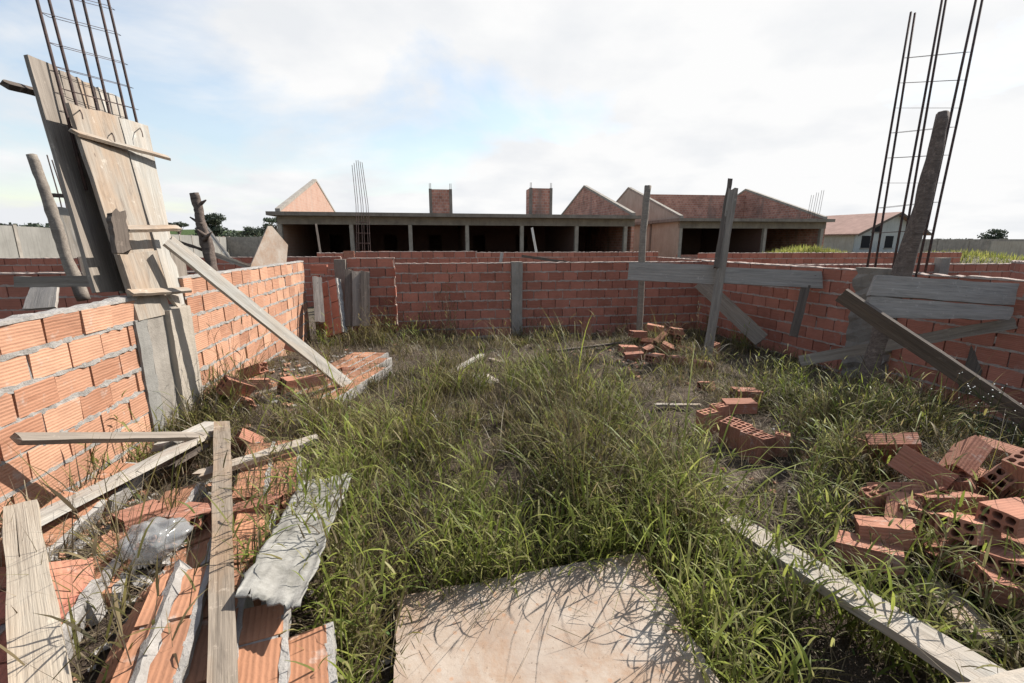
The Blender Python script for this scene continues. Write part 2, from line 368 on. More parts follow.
# ------------------------------------------------------------------ brick walls
BL, BH, PIT, CO = .24, .14, .252, .155
def wall_geo(br, mo, p0, axis_, up, nrm, L, ncour, thick=.09, off=0.0, rough=1.0, head=.35, skip=None, half0=False, lod=False):
    """courses of bricks along axis_, stacked along up, front face towards nrm. Everything in the builder's frame."""
    axis_ = Vector(axis_); up = Vector(up); nrm = Vector(nrm); p0 = Vector(p0)
    for c in range(ncour):
        z0 = c * CO + .015
        x = -(PIT * (.5 if (c % 2) else 0) + off) % PIT - PIT
        while x < L:
            a, b_ = max(x, 0), min(x + BL, L)
            if b_ - a > .03 and not (skip and skip((a + b_) / 2, c)):
                j = random.uniform(-.004, .004) * rough
                o = p0 + axis_ * a + up * (z0 + random.uniform(-.002, .002)) + nrm * (j - thick)
                br.box(o, axis_ * (b_ - a), nrm * thick, up * BH, .0022 * rough)
                if not lod and random.random() < head:     # mortar in the head joint
                    hh = random.uniform(.4, 1.0) * BH
                    mo.box(p0 + axis_ * (b_ - .003) + up * (z0 + random.uniform(0, BH - hh)) - nrm * (thick - .004), axis_ * .018, nrm * (thick - .006 - random.uniform(0, .02)), up * hh, .004)
            x += PIT
        # bed joint: ragged strip slightly proud of the bricks, both sides
        n = max(2, int(L / (.6 if lod else .035)))
        if skip:
            spans = []; cur = None
            for i in range(n):
                ok = not skip(L * (i + .5) / n, c)
                if ok and cur is None: cur = i
                if not ok and cur is not None: spans.append((cur, i)); cur = None
            if cur is not None: spans.append((cur, n))
        else: spans = [(0, n)]
        for (i0, i1) in spans:
            base = len(mo.v); first = True
            for i in range(i0, i1 + 1):
                xx = L * i / n; k = rough
                lo = c * CO - .001 - random.random() ** 2 * .012 * k; hi = c * CO + .016 + random.random() ** 2 * .012 * k
                f = random.uniform(-.003, .006) * k; f2 = random.uniform(-.003, .006) * k
                for (s_, zc) in ((f, lo), (f, hi), (-thick - f2, hi), (-thick - f2, lo)):
                    mo.v.append(tuple(p0 + axis_ * xx + up * zc + nrm * s_))
            m_ = i1 - i0
            for i in range(m_):
                q = base + i * 4
                for k2 in range(4): k3 = (k2 + 1) % 4; mo.poly((q + k2, q + 4 + k2, q + 4 + k3, q + k3))
            mo.poly((base, base + 1, base + 2, base + 3)); q = base + m_ * 4; mo.poly((q + 3, q + 2, q + 1, q))
    # recessed core so the open joints read dark but closed
    if not lod and not skip:
        mo.box(p0 - nrm * (thick * .62) + axis_ * .01, axis_ * (L - .02), nrm * thick * .25, up * (ncour * CO - .01))
def topcap(mo, p0, axis_, nrm, L, z, thick=.09, h=.018):
    n = max(3, int(L / .05)); base = len(mo.v)
    for i in range(n + 1):
        xx = L * i / n; hh = h * (0.35 + random.random()); a = random.uniform(.0, .008); b_ = random.uniform(0, .008)
        for s_, zc in ((a, -.004), (a * .4, hh * .8), (-thick / 2, hh), (-thick - b_ * .4, hh * .8), (-thick - b_, -.004)):
            mo.v.append(tuple(Vector(p0) + Vector(axis_) * xx + UP * (z + zc) + Vector(nrm) * s_))
    for i in range(n):
        q = base + i * 5
        for k in range(4): mo.poly((q + k, q + 5 + k, q + 6 + k, q + k + 1))
    mo.poly(tuple(base + k for k in range(5))); mo.poly(tuple(base + n * 5 + k for k in reversed(range(5))))
def brick_wall(label, p0, p1, ztop, nrm_side=1, mat='brick', cap=.018, ncour=9, skip=None, off=0., thick=.09, group=None, lod=False, rough=1.0, head=.35, name='brick_wall'):
    p0 = Vector((*p0, 0)); p1 = Vector((*p1, 0)); ax = (p1 - p0); L = ax.length; ax.normalize()
    nr = Vector((ax.y, -ax.x, 0)) * nrm_side
    e = empty(name, (p0.x, p0.y, 0), label, 'wall', group)
    br, mo = MB(), MB(); z0 = ztop - ncour * CO
    wall_geo(br, mo, (p0.x, p0.y, z0), ax, UP, nr, L, ncour, thick, off, rough, head, skip, lod=lod)
    if cap and not skip: topcap(mo, p0, ax, nr, L, ztop - .001, thick, cap)
    part(br, 'bricks', M[mat], e); part(mo, 'mortar', M['mortar_shade' if mat == 'brick_red' else 'mortar'], e)
    return e
def lx(y): return -1.99 - .17 * y
brick_wall('sunlit orange hollow brick wall at the left, nearest the camera', (lx(-1.2), -1.2), (lx(3.03), 3.03), 1.235, 1, 'brick', .022, head=.3, rough=1.25)
brick_wall('sunlit orange brick wall behind the diagonal prop, ending at the back corner', (lx(3.62), 3.62), (lx(7.05), 7.05), 1.325, 1, 'brick', .014, off=.11, head=.75, rough=1.3)
B0 = Vector((-3.2, 7.1, 0))
def bw(s, d=0.0):
    p = B0 + U * s + V * d; return (p.x, p.y)
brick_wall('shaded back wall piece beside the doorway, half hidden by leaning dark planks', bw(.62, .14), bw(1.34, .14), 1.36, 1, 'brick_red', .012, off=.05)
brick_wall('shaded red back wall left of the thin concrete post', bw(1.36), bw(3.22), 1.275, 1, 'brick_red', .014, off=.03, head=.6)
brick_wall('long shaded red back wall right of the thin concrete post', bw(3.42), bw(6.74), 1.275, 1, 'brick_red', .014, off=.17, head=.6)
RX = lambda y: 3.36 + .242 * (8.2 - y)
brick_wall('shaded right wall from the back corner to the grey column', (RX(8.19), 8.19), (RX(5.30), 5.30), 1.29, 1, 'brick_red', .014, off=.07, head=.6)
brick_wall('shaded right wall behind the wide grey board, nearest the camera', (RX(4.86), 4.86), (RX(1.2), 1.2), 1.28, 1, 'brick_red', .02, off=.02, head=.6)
# small return at the back left corner, stepped broken end
brick_wall('short broken brick return beside the leaning slab at the back corner', bw(.08, .02), bw(.38, .02), 1.27, 1, 'brick_red', .0, skip=lambda x, c: c > 6 and x > .2)
# walls of the plots beyond
brick_wall('red brick wall beyond the yard at far left, lower and nearer one', (-9.5, 5.3), (-3.5, 6.2), 1.22, 1, 'brick_red', .014, head=.6)
brick_wall('red brick wall beyond the yard at far left, farther one', (-16, 9.3), (-4.2, 11.3), 1.27, 1, 'brick_red', .014, head=.6, off=.1)
brick_wall('red brick wall one room behind the doorway, with white bricks on top', bw(.2, 3.6), bw(3.0, 3.6), 1.40, 1, 'brick_red', .012, head=.6)
brick_wall('red brick wall two rooms behind the back wall', bw(-1.5, 7.2), bw(9.5, 7.2), 1.30, 1, 'brick_red', .02, lod=True)
brick_wall('red brick wall of the next plot, nearer one behind the right wall', (4.6, 8.6), (15.5, 9.9), 1.19, 1, 'brick_red', .014, off=.13, head=.6)
brick_wall('red brick wall of the next plot, farther one in front of the yellow grass', (5.1, 12.6), (13.2, 13.6), 1.33, 1, 'brick_red', .014, off=.03, head=.6)
brick_wall('red brick wall of the next plot, at the right edge of the picture', (9.0, 8.2), (7.0, 5.2), 1.26, -1, 'brick_red', .04, off=.03, head=.6)
brick_wall('red brick cross wall running back behind the right wall', (5.6, 8.4), (4.6, 14.4), 1.17, 1, 'brick_red', .014, off=.03, lod=True)
def slabbox(label, p0, p1, z0, z1, w, mat, name='concrete_post', cat='post', n=10, jit=.004, group=None):
    """rough cast box between two ground points"""
    p0 = Vector((*p0, z0)); p1 = Vector((*p1, z0)); ax = p1 - p0; L = ax.length; ax.normalize(); nr = Vector((-ax.y, ax.x, 0))
    mb = MB(); n = max(1, n)
    rings = []
    for k in range(n + 1):
        z = z0 + (z1 - z0) * k / n; b_ = len(mb.v); rings.append(b_)
        for a, c in ((0, -.5), (.33, -.5), (.66, -.5), (1, -.5), (1, .5), (.66, .5), (.33, .5), (0, .5)):
            j = Vector((random.uniform(-jit, jit), random.uniform(-jit, jit), 0)); q = Vector((p0.x, p0.y, z)) + ax * L * a + nr * w * c + j; mb.v.append(tuple(q))
    for a, b_ in zip(rings, rings[1:]):
        for k in range(8): k2 = (k + 1) % 8; mb.poly((a + k, a + k2, b_ + k2, b_ + k))
    mb.poly([rings[-1] + k for k in range(8)])
    o = empty(name, (p0.x, p0.y, z0), label, cat, group) if False else None
    mb.v = [(x - p0.x, y - p0.y, z - z0) for x, y, z in mb.v]
    ob = mb.build(name, M[mat], mw=Matrix.Translation(p0)); 
    if label: tag(ob, label, cat, group)
    return ob
slabbox('thin grey concrete post dividing the shaded back wall', bw(3.23, -.01), bw(3.41, -.01), -.1, 1.30, .13, 'concrete')
slabbox('grey concrete post at the doorway by the back wall', bw(.43, .1), bw(.60, .1), -.1, 1.35, .13, 'concrete_dark')
slabbox('pale concrete post in the distant red wall at the right, left of the pair', (8.3, 9.0), (8.5, 9.03), 0, 1.32, .14, 'concrete')
slabbox('pale concrete post in the distant red wall at the right, right of the pair', (12.0, 9.42), (12.25, 9.45), 0, 1.30, .14, 'concrete')

# ------------------------------------------------------------------ timber
def frame(A, B, nrm):
    x = (B - A).normalized(); z = (nrm - x * nrm.dot(x)).normalized(); y = z.cross(x)
    m_ = Matrix((x, y, z)).transposed().to_4x4(); m_.translation = A; return m_
def plank_mesh(L, w, th, w2=None, bow=.0, seg=14, rag=.012, cut=0.0):
    mb = MB(); w2 = w2 or w; rings = []
    ph = random.random() * 9
    for i in range(seg + 1):
        s_ = i / seg; x = L * s_; ww = (w + (w2 - w) * s_) / 2
        e0 = rag * .5 * noise.noise(Vector((s_ * 6, ph, 0))); e1 = rag * .5 * noise.noise(Vector((s_ * 6, ph + 5, 0)))
        zb = bow * 4 * s_ * (1 - s_) + .004 * noise.noise(Vector((s_ * 3, ph, 4)))
        b_ = len(mb.v); rings.append(b_)
        cu = cut * (1 if i == seg else 0)
        for yy, zc in ((-ww + e0, 0), (ww + e1, 0), (ww + e1, th), (ww * .3, th + .0015), (-ww * .3, th - .001), (-ww + e0, th)):
            xx = x + (random.uniform(-rag, rag) if i in (0, seg) else 0) + cu * yy
            mb.v.append((xx, yy, zc - th / 2 + zb))
    n = 6
    for a, b_ in zip(rings, rings[1:]):
        for k in range(n): k2 = (k + 1) % n; mb.poly((a + k, b_ + k, b_ + k2, a + k2))
    mb.poly([rings[0] + k for k in range(n)]); mb.poly([rings[-1] + k for k in reversed(range(n))])
    return mb
def plank(name, label, A, B, w, th, mat, nrm=UP, cat='plank', parent=None, **k):
    A = Vector(A); B = Vector(B); mb = plank_mesh((B - A).length, w, th, **k); mw = frame(A, B, Vector(nrm))
    if parent is not None: mw = Matrix.Translation(-parent.location) @ mw
    o = mb.build(name, M[mat]); o.matrix_world = mw
    if parent is not None: o.parent = parent; o.matrix_local = mw
    else: tag(o, label, cat)
    return o
CV = lambda p: (CAM - Vector(p)).normalized()       # towards the viewer, to aim a board's broad face
def board(name, label, A, B, w, th, mat, cat='board', parent=None, tilt=Vector((0, 0, 0)), **k):
    A = Vector(A); B = Vector(B); return plank(name, label, A, B, w, th, mat, CV((A + B) / 2) + tilt, cat, parent, **k)

# left column with its leaning shuttering and rebar cage
fw_top, fw_bot = 2.5, 1.05
col = empty('concrete_column', (-2.62, 3.32, 0), 'broad rough concrete column with rusty bars rising out of its shuttering', 'column')
nL = Vector((.986, .168, 0))
def colbox(p, L, w, z0, z1, name, mat, jit=.006):
    q0 = Vector((*p, 0)); q1 = q0 + V * L
    o = slabbox(None, (q0.x, q0.y), (q1.x, q1.y), z0, z1, w, mat, name, n=16, jit=jit)
    o.matrix_world = Matrix.Translation(Vector((q0.x, q0.y, z0)) - col.location); o.parent = col; return o
colbox((lx(3.06) - .05, 3.06), .52, .13, -.1, 1.13, 'shaft', 'concrete', .002)
colbox((lx(3.3) + .035, 3.28), .29, .05, -.1, 1.12, 'concrete_face', 'plaster', .003)
colbox((lx(2.96) + .012, 2.95), .13, .012, .1, 1.10, 'cement_smear', 'render_grey', .004)
for (x0, x1, y1) in ((37, 63, 100), (49, 76, 103), (71, 98, 112), (83, 110, 115), (99, 127, 120), (108, 137, 123)):
    f = (x0 - 37) / 71.; tt = 2.97 + .70 * f
    tm = MB(); P0 = D(x1 + (x1 - x0) * .9, y1 + 90, tt); P1 = D(x1, y1, tt + .02); P2 = D(x0, 0, tt + .06); P3 = P2 + (P2 - P1) * .35
    tm.tube([P0, P1, P2, P3], .0095, 6); part(tm, 'rebar', M['rebar'], col, True)
for k, y in enumerate((-14, 12, 42, 66, 88, 106)):
    def bar(x0, x1, y1, f): 
        tt = 2.97 + .70 * f; s_ = (y + (20 * f)) / y1; return D(x0 + (x1 - x0) * s_, y + 20 * f, tt + .06 - .04 * s_)
    q = [bar(37, 63, 100, 0), bar(108, 137, 123, 1), bar(99, 127, 120, .87), bar(49, 76, 103, .17)]
    q = [q[0], q[1], q[1] + Vector((-.03, .09, .01)), q[0] + Vector((-.03, .09, .01)), q[0]]
    tm = MB(); tm.tube(q, .0022, 5, cap=False); part(tm, 'stirrup', M['rebar'], col, True)
fw = empty('column_formwork', (-2.75, 3.3, 1.0), 'leaning timber shuttering of pale boards nailed round the left column', 'formwork')
FN = Vector((.93, .1, .25))
def fboard(name, A, B, w, th, mat, nrm=FN, **k): return plank(name, None, A, B, w, th, mat, nrm, parent=fw, **k)
def qboard(name, c, mat, th=.024, parent=None, n=12, rag=.006):
    """board through four corner points (two per end: a0,a1 at the start, b0,b1 at the far end)"""
    a0, a1, b0, b1 = [D(*q) for q in c]; A = (a0 + a1) / 2; x = ((b0 + b1) / 2 - A); nz = x.cross(a1 - a0).normalized()
    if nz.dot(CV(A)) < 0: nz = -nz
    mw = frame(A, A + x, nz); inv = mw.inverted(); mb = MB(); rr = []; ph = random.random() * 9
    for i in range(n + 1):
        f = i / n; p = a0.lerp(b0, f); q = a1.lerp(b1, f); lp, lq = inv @ p, inv @ q
        if lp.y > lq.y: lp, lq = lq, lp
        e = rag * noise.noise(Vector((f * 7, ph, 0))); e2 = rag * noise.noise(Vector((f * 7, ph + 5, 0))); b_ = len(mb.v); rr.append(b_); ex = random.uniform(-rag, rag) * 1.5 if i in (0, n) else 0
        m1 = lp.lerp(lq, .35); m2 = lp.lerp(lq, .7); k = .5 if i in (0, n) else 0
        mb.v += [(lp.x + ex, lp.y + e, lp.z), (m1.x + ex + k * random.uniform(-rag, rag) * 3, m1.y, m1.z + .001), (m2.x + ex + k * random.uniform(-rag, rag) * 3, m2.y, m2.z - .001), (lq.x + ex, lq.y + e2, lq.z),
                 (lq.x + ex, lq.y + e2, lq.z - th), (lp.x + ex, lp.y + e, lp.z - th)]
    for a_, b_ in zip(rr, rr[1:]):
        for k in range(6): k2 = (k + 1) % 6; mb.poly((a_ + k, b_ + k, b_ + k2, a_ + k2))
    mb.poly([rr[0] + k for k in range(6)]); mb.poly([rr[-1] + k for k in reversed(range(6))])
    if parent is not None: mw = Matrix.Translation(-parent.location) @ mw
    o = mb.build(name, M[mat]); o.matrix_world = mw
    if parent is not None: o.parent = parent; o.matrix_local = mw
    return o
def fq(name, c, mat, **k): return qboard(name, c, mat, parent=fw, **k)
# sun side boards
fq('board', ((139, 320, 3.02), (171, 312, 3.38), (69, 103, 2.88), (118, 117, 3.33)), 'wood_tan')
fq('board', ((171, 298, 3.40), (188, 320, 3.60), (119, 118, 3.35), (148, 126, 3.68)), 'wood_pale', rag=.01)
fq('board', ((133, 293, 2.97), (168, 290, 3.34), (120, 254, 2.93), (157, 250, 3.30)), 'wood_tan', th=.02, n=4)
fq('board', ((180, 318, 3.60), (192, 312, 3.74), (170, 250, 3.56), (184, 250, 3.72)), 'wood_grey', th=.02, n=4)
# yard side boards behind the bars
fq('board', ((96, 292, 2.86), (122, 290, 3.10), (27, 53, 2.85), (57, 66, 3.08)), 'wood_grey')
fq('board', ((123, 291, 3.12), (141, 290, 3.32), (58, 70, 3.10), (76, 78, 3.26)), 'wood_grey', rag=.01)
fq('board', ((142, 290, 3.34), (160, 288, 3.6), (77, 76, 3.28), (97, 88, 3.47)), 'wood_tan', rag=.01)
fq('board', ((161, 288, 3.62), (178, 286, 3.86), (98, 86, 3.49), (120, 97, 3.72)), 'wood_pale', rag=.01)
def pq(name, a, b, w, mat, th=.024, nrm=FN, **k): return fboard(name, D(*a), D(*b), w, th, mat, nrm, **k)
BN = Vector((.55, -.2, .8))
pq('batten', (74, 132, 2.86), (168, 158, 3.72), .05, 'wood_tan', .022, BN)
pq('batten', (125, 229, 2.93), (178, 228, 3.5), .05, 'wood_tan', .024, BN)
pq('batten', (130, 293, 2.94), (189, 290, 3.55), .05, 'wood_tan', .022, BN)
pq('batten', (4, 84, 2.95), (60, 99, 3.25), .05, 'wood_dark', .04, BN)
pq('offcut', (122, 250, 2.86), (116, 212, 2.84), .12, 'wood_dark', .03, rag=.03)
for (x, y, tt) in ((112, 133, 3.18), (140, 128, 3.5), (80, 110, 2.9)):
    nb = MB(); nb.tube([D(x, y, tt + .06), D(x, y, tt), D(x + 2, y + 4, tt - .03), D(x + 3, y + 9, tt - .035)], .0035, 5); part(nb, 'nail', M['rebar'], fw)
plank('wooden_prop', 'long pale plank propped diagonally from the shuttering down to the grass', D(168, 241, 3.25), D(352, 389, 4.55), .10, .03, 'wood_pale', Vector((.5, -.6, .75)), 'plank', w2=.13)

# right column
rc = empty('concrete_column', (RX(5.2), 5.2, 0), 'grey concrete column in the shaded right wall with six tall rusty bars', 'column')
ro = slabbox(None, (RX(5.30) - .03, 5.30), (RX(4.86) - .03, 4.86), -.1, 1.33, .16, 'concrete_dark', 'shaft', n=20, jit=.022)
ro.matrix_world = Matrix.Translation(Vector((RX(5.30) - .03, 5.30, -.1)) - rc.location); ro.parent = rc
rb = [((867, 268), (911, 12), 5.25), ((875, 268), (915, 13), 5.32), ((893, 268), (942, 0), 4.98), ((900, 268), (946, 0), 5.05), ((917, 272), (976, 0), 4.72), ((925, 272), (982, 0), 4.79)]
def rbp(i, y):
    (x0, y0), (x1, y1), tt = rb[i]; s_ = (y - y0) / (y1 - y0); return D(x0 + (x1 - x0) * s_, y, tt)
for i, (a, b_, tt) in enumerate(rb):
    tm = MB(); P = [rbp(i, 300), rbp(i, 200), rbp(i, 100) + Vector((random.uniform(-.01, .01), 0, 0)), rbp(i, b_[1] if i < 2 else -45)]
    tm.tube(P, .0115, 6); part(tm, 'rebar', M['rebar'], rc, True)
for k in range(9):
    y = 258 - k * 25
    q = [rbp(0, y), rbp(4, y - (k % 3) * 3), rbp(5, y - (k % 3) * 3), rbp(1, y), rbp(0, y)]
    tm = MB(); tm.tube(q, .0022, 5, cap=False); part(tm, 'stirrup', M['rebar'], rc, True)
def dens_pts(P, k=5):
    out = []
    for a, b_ in zip(P, P[1:]): out += [a.lerp(b_, i / k) for i in range(k)]
    return out + [P[-1]]
def dens_r(P, k=5):
    out = []
    for a, b_ in zip(P, P[1:]): out += [a + (b_ - a) * i / k for i in range(k)]
    return out + [P[-1]]
lg = MB(); pts = [D(853, 425, 4.02), D(868, 375, 4.0), D(885, 320, 3.98), D(903, 270, 3.95), D(922, 205, 3.85), D(934, 155, 3.8), D(943, 113, 3.78)]
lg.tube(dens_pts(pts), dens_r([.056, .06, .064, .068, .058, .05, .043]), 18, jit=.14)
tag(lg.build('wooden_prop', M['bark'], smooth=True), 'rough brown log leaning against the right wall behind the wide grey board', 'log')
wb = empty('timber_board', D(940, 297, 3.8), 'wide silver grey cracked board nailed across the leaning log', 'board')
qboard('board_piece', ((871, 295, 3.70), (879, 275, 3.72), (1014, 305.5, 3.88), (1019, 284, 3.90)), 'wood_silver', th=.035, parent=wb, n=24, rag=.008)
qboard('board_piece', ((867, 317, 3.70), (871, 296.5, 3.70), (1009, 320, 3.86), (1013.5, 307, 3.88)), 'wood_silver', th=.035, parent=wb, n=24, rag=.012)
board('timber_brace', 'thin grey board rising to the right under the wide grey board', D(800, 361, 4.35), D(1014, 323, 3.95), .10, .025, 'wood_grey')
plank('timber_brace', 'plank with a sunlit edge slanting down to the right from the grey column', D(842, 295, 3.66), D(1085, 458, 3.0), .12, .035, 'wood_dark', Vector((-.45, -.8, -.55)), 'plank')
board('timber_post', 'dark slanted post standing behind the brace at the right wall', D(966, 392, 4.3), D(989, 318, 4.25), .12, .06, 'wood_dark', cat='post')
# middle props
lg = MB(); lg.tube(dens_pts([D(639, 338, 7.0), D(641, 290, 6.9), D(643, 235, 6.8), D(648, 186, 6.75)], 8), dens_r([.045, .05, .048, .05], 8), 12, jit=.2)
tag(lg.build('wooden_pole', M['wood_grey'], smooth=True), 'thin upright pole in front of the shaded back wall', 'pole')
p2 = empty('wooden_pole', D(707, 358, 6.0), 'slanted weathered pole beside the small brick heap, taller of the middle two', 'pole')
board('pole_shaft', None, D(707, 360, 6.0), D(733, 190, 6.1), .12, .07, 'wood_grey', parent=p2, rag=.02)
board('pole_top', None, D(716, 268, 6.02), D(730, 180, 6.15), .06, .05, 'wood_dark', parent=p2, rag=.02)
board('timber_board', 'long grey board nailed to the slanted pole, left length', D(629, 271, 6.5), D(718, 275, 6.13), .26, .03, 'wood_silver', tilt=Vector((0, 0, .2)))
board('timber_board', 'long grey board from the slanted pole to the right wall', D(716, 275, 6.05), D(822, 280, 5.72), .215, .03, 'wood_silver', tilt=Vector((0, 0, .2)), cut=-.08)
board('timber_post', 'short dark post under the right end of the long grey board', D(793, 337, 5.8), D(806, 286, 5.78), .10, .06, 'wood_dark', cat='post')
board('timber_brace', 'broad dull plank leaning on the right wall behind the slanted pole', D(762, 340, 6.3), D(700, 282, 6.9), .21, .03, 'wood_grey', cat='plank')
# left background props
lg = MB(); lg.tube(dens_pts([D(84, 300, 4.3), D(66, 255, 4.25), D(50, 205, 4.2), D(32, 155, 4.15)], 8), dens_r([.048, .046, .044, .034], 8), 12, jit=.2)
tag(lg.build('wooden_pole', M['wood_grey'], smooth=True), 'pale round pole leaning left behind the shuttering', 'pole')
fr = empty('column_formwork', D(70, 270, 4.6), 'small timber frame round thin bars behind the leaning round pole', 'formwork')
board('board', None, D(76, 258, 4.7), D(64, 212, 4.7), .10, .02, 'wood_pale', parent=fr)
board('board', None, D(90, 280, 4.9), D(74, 210, 4.9), .09, .02, 'wood_grey', parent=fr)
board('batten', None, D(58, 211, 4.6), D(82, 213, 4.7), .08, .02, 'wood_pale', parent=fr)
board('batten', None, D(44, 195, 4.5), D(70, 196, 4.6), .04, .03, 'wood_dark', parent=fr)
for dx_ in (0, 5, 10):
    tm = MB(); tm.tube([D(78 + dx_, 280, 4.8), D(60 + dx_, 200, 4.8), D(47 + dx_, 155 + dx_, 4.8)], .006, 5); part(tm, 'rebar', M['rebar'], fr)
board('timber_board', 'grey weathered board lying level across the low wall at far left', D(16, 282, 3.6), D(96, 281, 3.5), .085, .03, 'wood_grey', cat='board')
tag(qboard('timber_board', ((22, 309, 3.9), (55, 307, 3.85), (33, 280, 4.2), (58, 278, 4.15)), 'wood_silver'), 'square grey sheet leaning on the low wall at far left', 'board')
lg = MB(); lg.tube(dens_pts([D(214, 275, 5.3), D(206, 240, 5.25), D(200, 215, 5.2), D(194, 193, 5.15)], 8), dens_r([.05, .055, .05, .042], 8), 12, jit=.4)
for (a, b_) in (((199, 210), (192, 202)), ((203, 225), (190, 217)), ((205, 236), (195, 228)), ((199, 205), (206, 200)), ((204, 240), (212, 232))):
    lg.tube([D(*a, 5.2), D(*b_, 5.15)], [.03, .008], 6, jit=.2)
tag(lg.build('wooden_pole', M['bark'], smooth=True), 'dark knotty pole with branch stubs behind the sunlit wall', 'pole')
board('timber_brace', 'thin white batten leaning right of the dark knotty pole', D(204, 225, 5.6), D(232, 262, 5.5), .05, .025, 'wood_pale', cat='batten')
board('timber_brace', 'thin dark stick crossing behind the dark knotty pole', D(168, 238, 5.0), D(206, 251, 5.3), .035, .03, 'wood_dark', cat='batten')
board('timber_brace', 'flat grey plank sloping right from the dark knotty pole to the wall top', D(206, 252, 5.3), D(250, 267, 5.6), .06, .03, 'wood_tan', cat='plank')
board('timber_brace', 'short dull plank low behind the sunlit wall left of the knotty pole', D(178, 274, 4.4), D(212, 284, 4.6), .06, .03, 'wood_dark', cat='plank')
# triangular offcut of plywood
tri = MB(); tt = 7.6
c_ = [D(248, 272, 7.3), D(286, 268, 8.15), D(288, 245, 8.2), D(272, 226, 7.84), D(268, 226, 7.75)]
nn = (c_[1] - c_[0]).cross(c_[3] - c_[0]).normalized() * .018; nn = nn if nn.dot(CV(c_[0])) > 0 else -nn
tri.v = [tuple(p) for p in c_] + [tuple(p - nn) for p in c_]
tri.poly((0, 1, 2, 3, 4)); tri.poly((9, 8, 7, 6, 5))
for k in range(5): k2 = (k + 1) % 5; tri.poly((k, k + 5, k2 + 5, k2))
tag(tri.build('plywood_offcut', M['ply']), 'tan triangular plywood offcut standing behind the sunlit wall', 'board')
# doorway litter
board('timber_board', 'narrow grey sheet leaning in the back corner doorway', D(320, 322, 6.6), D(317, 277, 6.75), .13, .02, 'wood_silver')
for i, (x, lab) in enumerate(((349, 'leftmost'), (357, 'middle'), (365, 'rightmost'))):
    board('timber_board', 'dark weathered plank leaning upright on the back wall, %s of three' % lab, D(x + 1, 326, 6.75), D(x, 270 + i, 6.95), .13 if i != 1 else .15, .03, 'wood_dark' if i != 1 else 'wood_grey', cat='plank')
def brick_slab(label, mw, nb_, nc, mat='brick', name='fallen_brickwork', group=None, thick=.09, seed=None, skip=None, off=0.):
    """a broken piece of wall: x along the courses, y across them, z its face"""
    if seed is not None: random.seed(seed)
    e = empty(name, (0, 0, 0), label, 'brickwork', group); e.matrix_world = mw
    br, mo = MB(), MB()
    sk = skip or (lambda x, c: False)
    wall_geo(br, mo, (0, 0, 0), Vector((1, 0, 0)), Vector((0, 1, 0)), Vector((0, 0, 1)), nb_ * PIT, nc, thick, off, .85, .8, sk)
    br.build('bricks', M[mat], e); mo.build('mortar', M['mortar'], e)
    return e
def slab_at(label, A, B, side, nb_, nc, **k):
    """A->B = course direction (world points), side = vector towards the next course"""
    A = Vector(A); B = Vector(B); x = (B - A).normalized(); s = Vector(side); y = (s - x * s.dot(x)).normalized(); z = x.cross(y)
    m_ = Matrix((x, y, z)).transposed().to_4x4(); m_.translation = A
    return brick_slab(label, m_, nb_, nc, **k)
slab_at('upright brick slab with white toothed edge leaning in the doorway', D(343, 332, 6.65), D(336, 275, 6.85), D(325, 300, 6.75) - D(340, 300, 6.65), 3.4, 2, mat='brick_red')

# ------------------------------------------------------------------ rubble, foreground left
def sl(label, a, b, za, zb, side, nb_, nc, mat='brick', **k):
    A = Z(a[0], a[1], za); B = Z(b[0], b[1], zb); return slab_at(label, A, B, side, nb_, nc, mat=mat, **k)
sl('fallen brickwork with striped faces, between the two standing-out planks at bottom left', (104, 700), (150, 566), .50, .50, (-1, 0, .12) if False else Vector((1, .2, -.05)) * -1, 2.1, 1, mat='brick') if False else None
RT = Vector((1, .35, 0))
def fallen(label, a, z, dirx, nb_, nc, tiltx=0., tilty=0., mat='brick_old', seed=1, skip=None, off=0.):
    """corner pixel a at height z, heading dirx degrees from +Y, courses spread to the right"""
    p = Z(a[0], a[1], z); h = R(90 - dirx)
    m_ = Matrix.Translation(p) @ Matrix.Rotation(h, 4, 'Z') @ Matrix.Rotation(R(tiltx), 4, 'X') @ Matrix.Rotation(R(tilty), 4, 'Y') @ Matrix.Translation((0, -nc * CO, 0))
    return brick_slab(label, m_, nb_, nc, mat=mat, seed=seed, skip=skip, off=off)
VPX, VPY = 300., 243.
def course(label, ax_, ay_, y2, za, zb, nc=1, roll=0., seed=1, mat='brick_old', off=0., vx=VPX, skip=None):
    """strip of fallen courses; (ax_, ay_) is the near right corner, it runs away from the viewer to photo row y2"""
    f = (ay_ - y2) / (ay_ - VPY); A = Z(ax_, ay_, za); B = Z(ax_ + (vx - ax_) * f, y2, zb); L = (B - A).length
    x = (B - A).normalized(); y = (Vector((-1, 0, 0)) - x * x.dot(Vector((-1, 0, 0)))).normalized(); y = Matrix.Rotation(R(roll), 3, x) @ y; z = x.cross(y)
    m_ = Matrix((x, y, z)).transposed().to_4x4(); m_.translation = A
    return brick_slab(label, m_, L / PIT, nc, mat=mat, seed=seed, skip=skip, off=off)
course('fallen course of striped bricks beside the wide pale plank, tipped on its edge', 112, 740, 560, .52, .52, 1, -34, 3)
course('fallen course of striped bricks, second from the wide pale plank, lying flat', 163, 740, 565, .50, .49, 1, 3, 4, off=.1)
course('fallen course of bricks just left of the narrow stained plank', 222, 740, 572, .47, .46, 1, -5, 5, off=.05)
course('fallen course of bricks just right of the narrow stained plank', 284, 740, 600, .45, .44, 1, 4, 6, off=.16)
course('rightmost fallen course of bricks at the bottom edge, against the grass', 340, 740, 622, .43, .40, 1, -4, 7, off=.08)
course('dark fallen course of bricks at the far left bottom corner', 2, 740, 580, .50, .50, 2, 8, 8, mat='brick_red')
